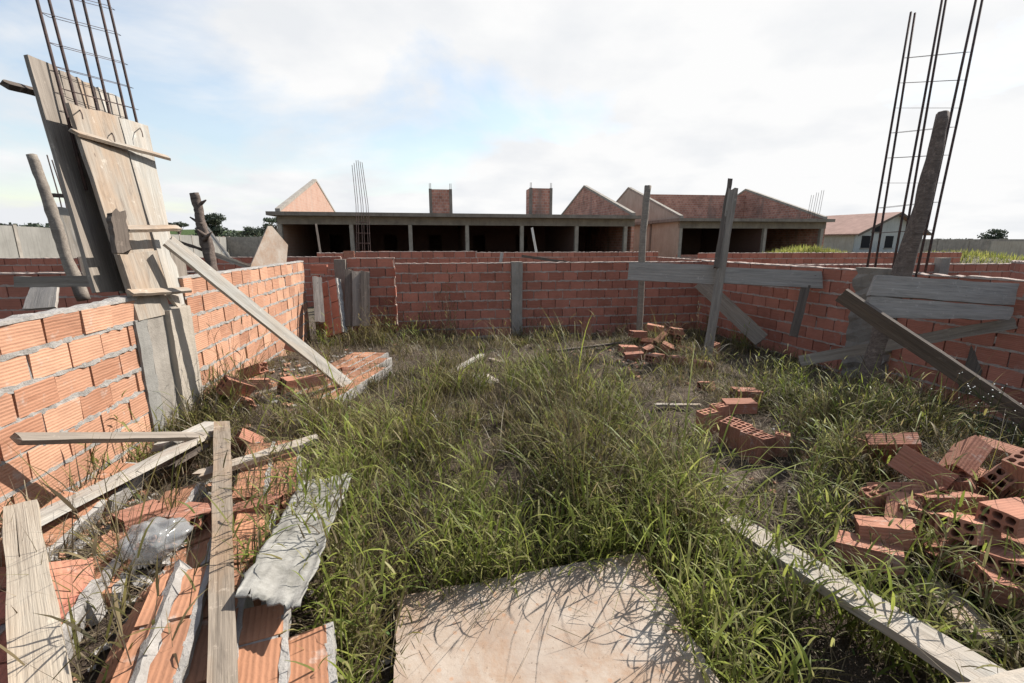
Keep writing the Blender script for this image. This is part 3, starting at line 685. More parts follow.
course('fallen brickwork left of the plastic bag, mortar smeared', 118, 592, 520, .46, .42, 1, 10, 9, vx=330)
course('fallen brickwork below the crossing planks at left', 86, 600, 530, .50, .46, 1, -14, 10, vx=360)
course('fallen brickwork with orange face right of the narrow stained plank, behind the nearest course', 268, 590, 505, .42, .38, 1, 5, 11, off=.05)
course('fallen brickwork between bag and narrow stained plank', 208, 562, 505, .44, .40, 1, -12, 12, off=.05)
course('fallen brickwork under the upper end of the torn fibre sheet', 308, 560, 470, .36, .28, 2, -3, 13, off=.12)
course('fallen brickwork beyond the splintered piece, half in grass', 300, 492, 440, .32, .26, 2, 6, 14, off=.02)
course('fallen brickwork against the sunlit wall at the left edge', 42, 560, 500, .50, .50, 1, 25, 15, vx=380)
course('fallen brickwork lying below the level grey batten', 112, 500, 462, .48, .42, 1, 12, 16, vx=380)
course('broken pair of bricks behind the plastic bag', 178, 520, 482, .42, .38, 1, -8, 17, vx=350)
# slab by the far part of the sunlit wall
fallen('large fallen wall slab lying sunlit below the diagonal prop', (262, 396), .20, 12, 6.4, 5, -2, -1.5, seed=21, skip=lambda x, c: (c == 4 and x < .4) or (c == 0 and x > 1.1) or (c == 1 and x > 1.4))
fallen('broken wall lump with cement, behind the large sunlit slab', (236, 378), .32, 2, 1.5, 3, 14, 6, seed=22)
# planks, foreground left
tag(qboard('timber_plank', ((9, 722, 1.0), (78, 722, 1.0), (3, 507, 1.70), (36, 500, 1.72)), 'wood_smooth', th=.026), 'wide pale plank pointing to the bottom edge at far left', 'plank')
plank('timber_plank', 'pale plank running up right from under the wide pale plank', Z(22, 527, .60), Z(216, 430, .34), .13, .028, 'wood_pale', Vector((-.1, -.45, 1)))
plank('timber_plank', 'thin grey batten lying level against the sunlit wall', D(16, 439, 2.04), D(212, 436, 2.95), .05, .03, 'wood_grey', Vector((0, -.7, .6)))
tag(qboard('timber_plank', ((206, 722, 1.02), (238, 722, 1.02), (214, 421, 3.05), (230, 421, 3.05)), 'wood_stained', th=.024, n=20), 'narrow stained plank running from the column to the bottom edge', 'plank')
plank('timber_plank', 'short splintered piece lying across the narrow stained plank', Z(198, 476, .42), Z(318, 438, .33), .055, .035, 'wood_tan', Vector((.1, -.5, 1)), rag=.03)
plank('timber_plank', 'grey slat under the pale plank near the column foot', Z(150, 470, .36), Z(212, 428, .30), .10, .02, 'wood_grey', Vector((.3, -.3, 1)))
plank('timber_plank', 'broken grey slat fanned beside the narrow stained plank', Z(168, 468, .38), Z(205, 446, .36), .07, .02, 'wood_dark', Vector((-.3, -.2, 1)), rag=.03)
plank('timber_plank', 'pale offcut wedge beside the column foot', Z(158, 448, .42), Z(213, 424, .36), .06, .04, 'wood_pale', Vector((.1, -.6, 1)), w2=.10, rag=.03)
plank('timber_plank', 'long thin slat between the fallen slab and the grass', Z(228, 404, .22), Z(330, 372, .24), .05, .025, 'wood_grey', Vector((.1, -.5, 1)))
# right and centre planks
plank('timber_plank', 'long bleached plank running through the grass to the bottom right', Z(728, 520, .22), Z(1030, 706, .36), .12, .035, 'wood_pale', Vector((-.05, -.1, 1)), w2=.125)
plank('timber_plank', 'half buried dull board right of the long bleached plank', Z(935, 585, .16), Z(985, 640, .2), .12, .03, 'wood_tan', Vector((.1, 0, 1)))
plank('timber_plank', 'short whitish stick lying in the grass at mid left', Z(443, 376, .16), Z(482, 355, .16), .07, .03, 'wood_pale', UP)
plank('timber_plank', 'pale batten lying along the foot of the back wall', Z(462, 338, .12), Z(500, 336, .12), .06, .03, 'wood_grey', UP)
plank('timber_plank', 'red brown splinter on the bare earth near the back wall', Z(490, 359, .12), Z(503, 363, .12), .05, .03, 'wood_tan', UP)
plank('timber_plank', 'pale broken lath by the standing brick row', Z(655, 405, .15), Z(700, 405, .15), .05, .02, 'wood_tan', UP)
plank('timber_plank', 'long thin dark strip standing for the pole shadow on the earth before the brick heap', Z(548, 352, .13), Z(622, 343, .13), .04, .03, 'wood_dark', UP)  # dark strip laid as the cast shadow of the upright pole
plank('timber_plank', 'sloping broken board below the leaning log', Z(868, 402, .25), Z(893, 432, .22), .13, .02, 'wood_tan', Vector((.3, -.6, .7)), rag=.03)

# plywood panel in the foreground
pc = [Z(393, 740, .15), Z(752, 740, .15), Z(641, 553, .17), Z(398, 596, .15)]
pm = MB(); n = 22
for j in range(n + 1):
    for i in range(n + 1):
        a, c = i / n, j / n
        p = (pc[0] * (1 - a) + pc[1] * a) * (1 - c) + (pc[3] * (1 - a) + pc[2] * a) * c
        e = .006 * (1 if 0 in (i, j) or n in (i, j) else 0)
        zz_ = .02 * noise.noise(Vector((p.x * 1.6, p.y * 1.6, 0))) + .02 * abs(a - .5) ** 2
        pm.v.append((p.x + random.uniform(-e, e), p.y + random.uniform(-e, e), p.z + zz_))
m0 = len(pm.v); pm.v += [(x, y, z - .016) for x, y, z in pm.v]
for j in range(n):
    for i in range(n):
        q = j * (n + 1) + i; pm.poly((q, q + 1, q + n + 2, q + n + 1)); pm.poly((m0 + q + n + 1, m0 + q + n + 2, m0 + q + 1, m0 + q))
edge = [i for i in range(n + 1)] + [j * (n + 1) + n for j in range(1, n + 1)] + [n * (n + 1) + i for i in range(n - 1, -1, -1)] + [j * (n + 1) for j in range(n - 1, 0, -1)]
for a, c in zip(edge, edge[1:] + edge[:1]): pm.poly((a, m0 + a, m0 + c, c))
tag(pm.build('plywood_sheet', M['ply'], smooth=False), 'big square stained plywood panel lying flat in the foreground grass', 'panel')
# fibre sheet
sm_ = MB(); n = 26; fc = [Z(236, 604, .53), Z(300, 613, .53), Z(352, 474, .36), Z(302, 480, .37)]
for j in range(n + 1):
    for i in range(n + 1):
        a, c = i / n, j / n
        p = (fc[0] * (1 - a) + fc[1] * a) * (1 - c) + (fc[3] * (1 - a) + fc[2] * a) * c
        e = .010 if (i in (0, n) or j in (0, n)) else 0
        zz_ = .012 * math.sin(a * 5 + c * 3) * (1 - c * .5) + .016 * noise.noise(Vector((a * 3, c * 3, 1))) + .0004 * math.sin(a * 38 + 2 * math.sin(c * 5)) + .006 * noise.noise(Vector((a * 9, c * 9, 7))) + .05 * (1 - c) ** 3 * (.3 + abs(a - .5))
        sm_.v.append((p.x + random.uniform(-e, e), p.y + random.uniform(-e, e), p.z + zz_))
m0 = len(sm_.v); sm_.v += [(x, y, z - .007) for x, y, z in sm_.v]
for j in range(n):
    for i in range(n):
        q = j * (n + 1) + i; sm_.poly((q, q + 1, q + n + 2, q + n + 1)); sm_.poly((m0 + q + n + 1, m0 + q + n + 2, m0 + q + 1, m0 + q))
edge = [i for i in range(n + 1)] + [j * (n + 1) + n for j in range(1, n + 1)] + [n * (n + 1) + i for i in range(n - 1, -1, -1)] + [j * (n + 1) for j in range(n - 1, 0, -1)]
for a, c in zip(edge, edge[1:] + edge[:1]): sm_.poly((a, m0 + a, m0 + c, c))
tag(sm_.build('fibre_sheet', M['fibre'], smooth=True), 'torn curling grey white sheet lying on the rubble beside the grass', 'sheet')
# crumpled bag
bgm = MB(); n = 28; c0 = Z(155, 538, .52)
for j in range(n + 1):
    for i in range(n):
        th_, ph = math.pi * j / n, 2 * math.pi * i / n
        d = Vector((math.sin(th_) * math.cos(ph), math.sin(th_) * math.sin(ph), math.cos(th_)))
        r = 1 + .35 * noise.noise(d * 2.2) + .16 * abs(noise.noise(d * 6)) + .05 * noise.noise(d * 14)
        bgm.v.append(tuple(c0 + Vector((d.x * .10, d.y * .085, d.z * .06)) * r))
for j in range(n):
    for i in range(n): i2 = (i + 1) % n; bgm.poly((j * n + i, (j + 1) * n + i, (j + 1) * n + i2, j * n + i2))
tag(bgm.build('plastic_bag', M['plastic'], smooth=True), 'crumpled clear plastic bag on the rubble at left', 'bag')
# concrete ledge bottom right
lb = MB(); L0 = Z(905, 692, .78); L1 = Z(1100, 640, .78)
ax = (L1 - L0).normalized(); nr = Vector((ax.y, -ax.x, 0)); n = 24
for i in range(n + 1):
    p = L0 + (L1 - L0) * i / n
    for s_, zc in ((0, -.5), (0 + random.uniform(0, .006), -.01), (.02, random.uniform(0, .004)), (.3, random.uniform(0, .006))): lb.v.append(tuple(p + nr * s_ + UP * zc))
for i in range(n):
    for k in range(3): q = i * 4 + k; lb.poly((q, q + 4, q + 5, q + 1))
lb.poly((0, 1, 2, 3)); q = n * 4; lb.poly((q + 3, q + 2, q + 1, q))
tag(lb.build('concrete_ledge', M['plaster']), 'edge of a beige concrete ledge at the bottom right corner', 'ledge')

# ------------------------------------------------------------------ hollow bricks
def hollow_brick(L=.24, w=.09, h=.14, broken=0.0, seed=0):
    rnd = random.Random(seed); mb = MB()
    wt = .010; nxh, nyh = 2, 3
    hw = (w - wt * (nxh + 1)) / nxh; hh = (h - wt * (nyh + 1)) / nyh
    xs = [0]; 
    for i in range(nxh): xs += [xs[-1] + wt, xs[-1] + wt + hw]
    xs.append(w); ys = [0]
    for i in range(nyh): ys += [ys[-1] + wt, ys[-1] + wt + hh]
    ys.append(h)
    NX, NY = len(xs) - 1, len(ys) - 1
    hole = lambda i, j: 0 <= i < NX and 0 <= j < NY and i % 2 == 1 and j % 2 == 1
    def end(x, y, side):
        e = 0
        if broken and side: e = broken * (noise.noise(Vector((x * 22, y * 22, seed * 3.1))) * 1.2)
        return (L if side else 0) + e
    def P(x, y, side): return (end(x, y, side) - L / 2, x - w / 2, y - h / 2)
    u0, v0 = rnd.random() * 9, rnd.random() * 9
    ch = .0075
    for j in range(NY):
        for i in range(NX):
            x0, x1, y0, y1 = xs[i], xs[i + 1], ys[j], ys[j + 1]
            if hole(i, j):
                oc = [(x0 + ch, y0), (x1 - ch, y0), (x1, y0 + ch), (x1, y1 - ch), (x1 - ch, y1), (x0 + ch, y1), (x0, y1 - ch), (x0, y0 + ch)]
                for k in range(8):
                    a, c = oc[k], oc[(k + 1) % 8]
                    mb.quad([P(*a, 1), P(*a, 0), P(*c, 0), P(*c, 1)])
                for (cx, cy, a, c) in ((x0, y0, oc[7], oc[0]), (x1, y0, oc[1], oc[2]), (x1, y1, oc[3], oc[4]), (x0, y1, oc[5], oc[6])):
                    mb.quad([P(cx, cy, 1), P(*c, 1), P(*a, 1)]); mb.quad([P(cx, cy, 0), P(*a, 0), P(*c, 0)])
            else:
                mb.quad([P(x0, y0, 1), P(x1, y0, 1), P(x1, y1, 1), P(x0, y1, 1)]); mb.quad([P(x0, y0, 0), P(x0, y1, 0), P(x1, y1, 0), P(x1, y0, 0)])
    for i in range(NX):
        for (y, fl) in ((0, 0), (h, 1)):
            q = [P(xs[i], y, 0), P(xs[i + 1], y, 0), P(xs[i + 1], y, 1), P(xs[i], y, 1)]; uv = [(u0, v0 + xs[i]), (u0, v0 + xs[i + 1]), (u0 + L, v0 + xs[i + 1]), (u0 + L, v0 + xs[i])]
            mb.quad(q if not fl else q[::-1], uv if not fl else uv[::-1])
    for j in range(NY):
        for (x, fl) in ((0, 1), (w, 0)):
            q = [P(x, ys[j], 0), P(x, ys[j + 1], 0), P(x, ys[j + 1], 1), P(x, ys[j], 1)]; uv = [(u0, v0 + ys[j]), (u0, v0 + ys[j + 1]), (u0 + L, v0 + ys[j + 1]), (u0 + L, v0 + ys[j])]
            mb.quad(q if not fl else q[::-1], uv if not fl else uv[::-1])
    mb.v = [(x + .003 * noise.noise(Vector((x * 30, y * 30, z * 30 + seed * 7))) , y + .003 * noise.noise(Vector((x * 18 + 9, y * 30, z * 30 + seed * 7))), z + .003 * noise.noise(Vector((x * 18, y * 30 + 9, z * 30 + seed * 7)))) for x, y, z in mb.v]
    m_ = mb.mesh('hollow_brick'); m_.materials.append(M['brick_loose']); return m_
BRK = [hollow_brick(seed=1), hollow_brick(seed=2), hollow_brick(.15, broken=.05, seed=3), hollow_brick(.11, broken=.06, seed=4), hollow_brick(.2, broken=.04, seed=5)]
PIECE = [hollow_brick(.10, .05, .09, .05, seed=8), hollow_brick(.13, .035, .10, .06, seed=9)]
def loose(p, rot, kind, label, group, rmat=None):
    ms = BRK[kind] if kind >= 0 else PIECE[-kind - 1]
    o = bpy.data.objects.new('hollow_brick', ms); sc.collection.objects.link(o)
    o.location = p; o.rotation_euler = [R(a) for a in rot]; tag(o, label, 'brick', group); return o
# row standing on end
for i, (x, y, rz) in enumerate(((708, 411, 20), (719, 405, 30), (731, 420, 35), (742, 425, 30), (752, 431, 32), (763, 436, 28), (783, 433, 60))):
    loose(Z(x, y, .29) - Vector((0, 0, .12)), (0, 90 + random.uniform(-5, 5), rz + 0), i % 2, 'hollow brick standing on end in the row in the grass, number %s from the left' % ('one two three four five six seven'.split()[i]), 'bricks standing on end in a row')
for (x, y, z, r_, k, lab) in ((746, 394, .22, (90, 4, 5), 0, 'brick lying flat behind the row of standing bricks, farther one'), (739, 406, .26, (90, -4, -8), 0, 'brick lying flat just behind the row of standing bricks, sunlit top'),
                             (706, 386, .14, (80, 10, 50), 2, 'broken brick half sunk in grass left of the flat bricks'), (1, 1, 0, 0, 0, None)):
    if lab: loose(Z(x, y, z), r_, k, lab, 'bricks around the standing row')
# heap at the slanted pole
GH = 'bricks heaped by the slanted pole'
heap = [(638, 334, .30, (88, 5, 20), 0, 'brick with a sunlit square top at the left of the small heap'), (655, 328, .34, (90, 8, -20), 0, 'topmost brick of the small heap by the slanted pole'),
        (648, 343, .16, None, 1, 'low brick under the left of the small heap, tilted in shade'), (660, 340, .22, None, 0, 'brick jammed at the heart of the small heap'), (668, 332, .30, None, 1, 'brick lying under the topmost one of the small heap'), (677, 338, .24, (0, 4, 78), 0, 'brick showing a row of holes at the right of the small heap'),
        (676, 331, .36, (90, 5, 10), 2, 'broken brick laid over the one with a row of holes'), (628, 349, .15, (90, 3, 5), 0, 'flat brick at the near left edge of the small heap'),
        (634, 356, .12, (90, -6, -5), 0, 'flat brick in front of the small heap, half in grass'), (655, 358, .16, (90, 3, 42), 0, 'diamond turned flat brick at the front of the small heap'),
        (676, 360, .15, (90, 5, 8), 1, 'flat pale brick at the front right of the small heap'), (666, 348, .16, None, 2, 'broken brick behind the diamond turned flat brick'), (648, 351, .10, None, 4, 'short brick between the left flat bricks and the diamond turned one'), (686, 350, .12, None, 1, 'brick half seen at the right edge of the small heap'),
        (702, 365, .14, (90, 5, -5), 0, 'brick lying flat at the foot of the slanted pole, top one'), (701, 371, .07, (90, 0, 4), 1, 'brick lying flat at the foot of the slanted pole, lower one'),
        (714, 352, .14, (10, 80, 40), 0, 'red brick leaning behind the foot of the slanted pole'), (622, 330, .12, (90, 0, 5), 4, 'dull brick lying behind the small heap at its left'), (604, 333, .10, (90, 4, 5), 0, 'flat brick on bare earth left of the small heap'),
        (586, 329, .20, (0, 88, 20), 0, 'single brick standing upright before the back wall'), (640, 350, .08, None, 3, 'brick fragment under the left square topped brick'), (690, 362, .08, None, 3, 'brick fragment between small heap and slanted pole')]
for (x, y, z, r_, k, lab) in heap:
    if r_ is None: r_ = (random.uniform(0, 90), random.uniform(-30, 30), random.uniform(-60, 60))
    loose(Z(x, y, z), r_, k, lab, GH)
# right heap
GR = 'large bricks heaped below the right wall'
rh = [(921, 470, .42, (25, -22, 130), 0, 'brick with its six holes facing the camera in the right heap'), (963, 459, .46, (40, -28, 28), 0, 'brick tipped up to the right with holes at its top end'),
      (999, 478, .42, (35, 30, 50), 0, 'brick with rounded shoulder right of the tipped up brick'), (1023, 478, .46, (5, 70, 20), 0, 'brick standing steeply at the right edge of the picture'),
      (1016, 517, .44, (88, 3, 14), 1, 'flat sunlit brick at the right edge of the right heap'), (968, 528, .36, (78, 14, 24), 0, 'large dark faced brick lying flat in the middle of the right heap'),
      (950, 504, .34, (70, -8, -12), 1, 'long brick wedged behind the large dark faced brick'), (923, 517, .28, (80, 10, 20), 2, 'small sunlit broken brick in the middle of the right heap'),
      (884, 532, .30, (80, -10, -28), 4, 'dappled brick at the near left of the right heap'), (868, 552, .24, (84, -6, -36), 0, 'brick lying low in grass at the near left corner of the right heap'),
      (896, 492, .28, (60, -16, -32), 0, 'brick sloping down left of the six hole brick'), (879, 506, .22, (10, 75, 10), 4, 'brick on end in shade at the left of the right heap'),
      (893, 447, .42, (25, -14, -30), 0, 'brick with holes at the upper left top of the right heap'), (876, 452, .34, (70, 6, -50), 1, 'brick behind the upper left brick of the right heap'),
      (1012, 565, .30, (82, 12, 30), 1, 'brick half in grass below the flat sunlit brick'), (1018, 592, .26, (86, 8, -20), 0, 'lowest brick at the right edge, in the grass'),
      (975, 480, .26, (60, 10, 70), 1, 'brick buried in the hollow behind the tipped up brick'), (1000, 500, .28, (90, -6, -30), 0, 'brick under the flat sunlit brick'),
      (940, 545, .20, (70, 8, 60), 0, 'brick sunk below the large dark faced brick'), (908, 540, .18, (40, 12, -10), 2, 'broken brick sunk between dappled and dark bricks'),
      (945, 485, .24, (20, 20, -60), 1, 'brick in shade under the six hole brick'), (1000, 540, .26, (86, 4, 70), 1, 'brick at right just above the half hidden one'),
      (985, 452, .20, (85, 4, 10), 4, 'brick at the back of the right heap near the dark weeds'), (860, 480, .15, (60, 10, 30), 4, 'brick almost hidden by grass left of the right heap'),
      (840, 470, .10, (88, 0, 80), 3, 'brick fragment in the grass between the two heaps'), (905, 420, .22, (70, 20, 30), 3, 'brick fragment under the sloping broken board'),
      (958, 488, .34, (15, 60, -30), 3, 'half brick wedged below the tipped up brick'), (930, 500, .32, (60, 25, 70), 3, 'half brick between six hole brick and long wedged brick'),
      (905, 515, .26, (75, -20, 50), 4, 'short brick leaning right of the dappled brick'), (985, 572, .24, (80, 15, -40), 4, 'short brick in grass below the large dark faced brick'),
      (955, 562, .20, (84, -12, 15), 2, 'broken brick sunk in grass left of the half hidden one'), (1000, 455, .30, (20, 10, -40), 1, 'brick behind the round shouldered brick'),
      (852, 500, .12, (84, 6, -60), 2, 'broken brick alone in the grass left of the right heap'), (815, 448, .12, (80, 10, 20), 4, 'short brick in grass between brick row and right heap')]
for (x, y, z, r_, k, lab) in rh: loose(Z(x, y, z), r_, k, lab, GR)
# left: loose bricks round the slab
GL = 'bricks by the large sunlit slab'
for (x, y, z, r_, k, lab) in ((236, 388, .42, (20, 30, 60), 0, 'dark sided brick leaning at the near left of the sunlit slab'), (253, 371, .46, (75, -18, 15), 4, 'brick with cement sides lying on the wall foot lump'),
                             (258, 384, .38, (80, 8, 30), 2, 'pale broken brick beside the dark sided brick'), (312, 381, .34, (85, -6, 22), 0, 'pale round shouldered brick on the near edge of the sunlit slab'),
                             (288, 385, .28, (20, 10, 70), 2, 'broken brick with dark holes under the sunlit slab'), (243, 402, .30, (60, 14, -20), 3, 'half brick in grass below the dark sided brick'),
                             (295, 348, .40, (75, 20, 10), 4, 'brick against the far end of the sunlit wall'), (345, 372, .22, (70, 10, 40), 3, 'brick end poking out of grass by the foot of the prop'),
                             (246, 443, .28, (30, 40, 30), 2, 'striped broken brick beside the narrow stained plank'), (255, 512, .36, (80, -10, 10), 4, 'orange brick between the stained plank and the torn sheet'),
                             (140, 520, .44, (85, 5, 60), 2, 'cream broken brick left of the plastic bag'), (190, 520, .44, (84, -8, -20), 4, 'cream brick right of the plastic bag'),
                             (12, 590, .48, (80, 12, 20), 0, 'brick in shade left of the wide pale plank'), (10, 625, .46, (70, -12, -30), 4, 'broken brick at the left edge beside the wide pale plank'),
                             (60, 590, .50, (60, 30, -50), 2, 'broken curved brick piece right of the wide pale plank')):
    loose(Z(x, y, z), r_, k, lab, GL)
# rubble crumbs everywhere among the left and right debris
cm = MB()
def lump(c, r, flat=.7):
    b_ = len(cm.v); pts = []
    for d in ((1, 0, 0), (-1, 0, 0), (0, 1, 0), (0, -1, 0), (0, 0, 1), (0, 0, -1), (.6, .6, .6), (-.6, .6, .5), (.6, -.6, .5), (-.6, -.6, .6)):
        pts.append(tuple(Vector(c) + Vector(d) * r * random.uniform(.6, 1.25) * (1 if not abs(d[2]) == 1 else flat)))
    cm.v += pts
    for f in ((6, 0, 2), (6, 4, 0), (6, 2, 4), (7, 2, 1), (7, 4, 2), (7, 1, 4), (8, 3, 0), (8, 4, 3), (8, 0, 4), (9, 1, 3), (9, 4, 1), (9, 3, 4), (5, 2, 0), (5, 1, 2), (5, 3, 1), (5, 0, 3)): cm.poly([b_ + k for k in f])
for (n, cx, cy, sx, sy, r0, r1, m_) in ((900, -1.7, 1.7, .75, .8, .006, .035, 0), (260, -2.2, 4.6, .6, 1.0, .008, .04, 0), (300, 2.7, 2.7, .9, .7, .006, .03, 0), (200, .3, 6.6, 2.2, .5, .006, .025, 0), (120, 1.9, 6.2, .6, .5, .008, .03, 0)):
    for i in range(n):
        x, y = random.gauss(cx, sx * .6), random.gauss(cy, sy * .6)
        if x < lx(y) + .05 or x > RX(y) - .1: continue
        lump((x, y, gz(x, y) + .01), random.uniform(r0, r1) * random.random() ** .5)
tag(cm.build('rubble', M['mortar']), 'grey mortar crumbs and small rubble scattered over the ground', 'rubble', kind='stuff')
cm = MB()
for (n, cx, cy, sx, sy) in ((420, -1.7, 1.7, .7, .8), (160, -2.1, 4.6, .6, 1.0), (260, 2.7, 2.7, .9, .8), (160, 1.7, 5.6, .9, .8)):
    for i in range(n):
        x, y = random.gauss(cx, sx * .6), random.gauss(cy, sy * .6)
        if x < lx(y) + .05 or x > RX(y) - .1: continue
        lump((x, y, gz(x, y) + .012), random.uniform(.01, .045) * random.random() ** .4, .5)
tag(cm.build('rubble', M['brick']), 'terracotta brick shards scattered between the fallen pieces', 'rubble', kind='stuff')

# ------------------------------------------------------------------ grass
def in_poly(x, y, poly):
    c = False; n = len(poly)
    for i in range(n):
        x1, y1 = poly[i][0], poly[i][1]; x2, y2 = poly[i - 1][0], poly[i - 1][1]
        if (y1 > y) != (y2 > y) and x < (x2 - x1) * (y - y1) / (y2 - y1) + x1: c = not c
    return c
def strip(A, B, w):
    d = (B - A).normalized(); n_ = Vector((-d.y, d.x, 0)) * w; return [A + n_, B + n_, B - n_, A - n_]
NOGO = [[(p.x, p.y) for p in pc], [tuple(p[:2]) for p in fc], [tuple(p[:2]) for p in strip(Z(700, 505, .14), Z(1035, 700, .33), .085)]]
RUB = [[tuple(Z(x, y, .3)[:2]) for x, y in ((-120, 800), (335, 800), (335, 600), (240, 600), (330, 450), (190, 440), (100, 470), (-60, 520))]]
SLB = [[tuple(Z(x, y, .25)[:2]) for x, y in ((230, 400), (350, 392), (385, 350), (310, 330), (240, 360))]]
RH = [[tuple(Z(x, y, .2)[:2]) for x, y in ((865, 560), (930, 570), (1100, 640), (1100, 470), (960, 440), (865, 440))]]
QUIET = [(*Z(740, 440, .15)[:2], .62), (*Z(715, 425, .15)[:2], .5), (*Z(782, 455, .1)[:2], .42), (*Z(740, 490, .05)[:2], .35), (*Z(660, 360, .1)[:2], .75), (*Z(640, 385, .1)[:2], .5), (*Z(470, 370, .1)[:2], .7),
         (*Z(500, 385, .1)[:2], .4), (*Z(300, 410, .2)[:2], .4), (*Z(700, 385, .1)[:2], .5), (*Z(480, 440, .1)[:2], .3), (*Z(800, 560, .1)[:2], .25)]
PN = lambda x, y, s, o: noise.noise(Vector((x * s, y * s, o)))
def dens(x, y):
    if x < lx(y) + .07 or x > RX(y) - .08 or y > 7.1 + (x + 3.2) * .168 - .1 or y < .35: return 0
    for p in NOGO:
        if in_poly(x, y, p): return 0
    for p in RUB:
        if in_poly(x, y, p): return .07
    for p in SLB:
        if in_poly(x, y, p): return .05
    for p in RH:
        if in_poly(x, y, p): return .16
    d = 1.0
    bare = math.exp(-(((x - .5) / 1.6) ** 2 + ((y - 6.3) / .9) ** 2)); d *= 1 - .93 * bare   # bare earth by the back wall
    if y < 1.3 and abs(x) < 1.3: return 0
    d *= .07 + .93 * min(1, max(0, .34 + 2.6 * PN(x, y, 1.1, 5.1) + 1.0 * PN(x, y, 3.1, 2.1)))
    if y > 5.0: d *= .6
    if x > RX(y) - 1.25: d *= .2
    for (cx, cy, r_) in QUIET:
        q = math.hypot(x - cx, y - cy) / r_
        if q < 1: d *= .12 + .5 * q * q
        elif q < 1.25: d *= .75
    return d
def make_blades(name, label, base, h, w, lean, curl, mat, az=None, L=5, twist=.5, cat='grass', kind='stuff'):
    n = len(base); base = np.array(base, float); h = np.array(h); w = np.array(w); lean = np.array(lean); curl = np.array(curl)
    az = np.array(az) if az is not None else rng.uniform(0, 2 * np.pi, n)
    dx_, dy_ = np.cos(az), np.sin(az); sa = az + np.pi / 2 + rng.uniform(-twist, twist, n); sx, sy = np.cos(sa), np.sin(sa)
    V_ = np.zeros((n, (L + 1) * 2, 3)); hx = np.zeros(n); hz = np.zeros(n)
    for k in range(L + 1):
        s = k / L
        wk = w * (1 - s ** 2.2) * (.7 + .6 * min(1, s * 3) * (1 - s * .3)) + .0004
        c = base + np.stack([dx_ * hx, dy_ * hx, hz], 1); side = np.stack([sx * wk / 2, sy * wk / 2, np.zeros(n)], 1)
        V_[:, 2 * k] = c - side; V_[:, 2 * k + 1] = c + side
        th = lean + curl * (s + .5 / L) ** 1.4; hx = hx + h / L * np.sin(th); hz = hz + h / L * np.cos(th)
    verts = V_.reshape(-1, 3); nv = (L + 1) * 2
    q = np.array([[2 * k, 2 * k + 1, 2 * k + 3, 2 * k + 2] for k in range(L)])
    faces = (q[None] + (np.arange(n) * nv)[:, None, None]).reshape(-1, 4)
    me = bpy.data.meshes.new(name); me.vertices.add(len(verts)); me.vertices.foreach_set('co', verts.ravel())
    me.loops.add(faces.size); me.loops.foreach_set('vertex_index', faces.ravel().astype('i'))
    me.polygons.add(len(faces)); me.polygons.foreach_set('loop_start', np.arange(0, faces.size, 4, dtype='i')); me.polygons.foreach_set('loop_total', np.full(len(faces), 4, 'i'))
    me.update(calc_edges=True); me.validate()
    me.polygons.foreach_set('use_smooth', [True] * len(me.polygons))
    me.materials.append(mat); o = bpy.data.objects.new(name, me); sc.collection.objects.link(o)
    tag(o, label, cat if kind != 'part' else None, kind='stuff' if kind == 'stuff' else None); return o
def collect(ncl, per, spread, region, hfun, wr, leanr, curlr, dfun=dens, lift=0):
    B, H, W, LE, CU, AZ = [], [], [], [], [], []
    x0, x1, y0, y1 = region; k = 0; tries = 0
    while k < ncl and tries < ncl * 60:
        tries += 1
        x, y = random.uniform(x0, x1), random.uniform(y0, y1)
        if random.random() > dfun(x, y): continue
        k += 1; hh = hfun(x, y) * random.uniform(.6, 1.15); m_ = max(2, int(per * random.uniform(.4, 1.6)))
        for _ in range(m_):
            a = random.uniform(0, 2 * math.pi); r = spread * random.random() ** .8
            bx, by = x + r * math.cos(a), y + r * math.sin(a)
            if dfun(bx, by) <= 0: continue
            B.append((bx, by, gz(bx, by) - .01 + lift)); H.append(hh * random.uniform(.45, 1.15)); W.append(random.uniform(*wr))
            LE.append(random.uniform(*leanr)); CU.append(random.uniform(*curlr)); AZ.append(a + random.uniform(-.9, .9))
    return B, H, W, LE, CU, AZ
REG = (-3.2, 4.6, .4, 8.1)
def hgr(x, y): return (.15 + .33 * min(1, max(0, .45 + 1.5 * PN(x, y, 1.1, 9.)))) * (.75 + .9 * max(0, .5 + 1.4 * PN(x, y, 3.4, 17.)) ** 2) + (.12 if (-1.1 < x < -.2 and 1.7 < y < 3.4) else 0) + (.10 if (x > .9 and y < 3.6) else 0) - (.10 * sst(y, 3.4, 5.2)) - (.12 if x > RX(y) - 1.2 else 0)
a = collect(1500, 16, .085, REG, lambda x, y: hgr(x, y) * .85, (.0020, .0055), (.02, .6), (.1, 1.5))
make_blades('grass', 'dense green tufts of grass covering the yard', *a[:5], M['grass'], a[5])
a = collect(330, 8, .07, REG, lambda x, y: hgr(x, y) * 1.4, (.005, .012), (.1, .6), (.5, 2.2), lambda x, y: dens(x, y) if dens(x, y) > .3 and y < 5.5 else 0)
make_blades('long_grass', 'long broad arching grass blades rising above the tufts', *a[:5], M['grass_long'], a[5], L=7)
a = collect(3400, 14, .12, REG, lambda x, y: .27, (.0015, .0042), (.1, 1.3), (.0, 1.3), lambda x, y: min(1, dens(x, y) * .9 + (.22 if dens(x, y) > 0 else 0)))
make_blades('dry_grass', 'dry straw coloured grass mixed into the green', *a[:5], M['straw'], a[5])
a = collect(2600, 9, .12, REG, lambda x, y: .12, (.0015, .0045), (1.15, 1.62), (-.1, .25), lambda x, y: .9 if dens(x, y) > 0 and not in_poly(x, y, NOGO[0]) else 0, lift=.02)
make_blades('thatch', 'flattened dead grass litter lying on the soil', *a[:5], M['straw'], a[5], L=4)
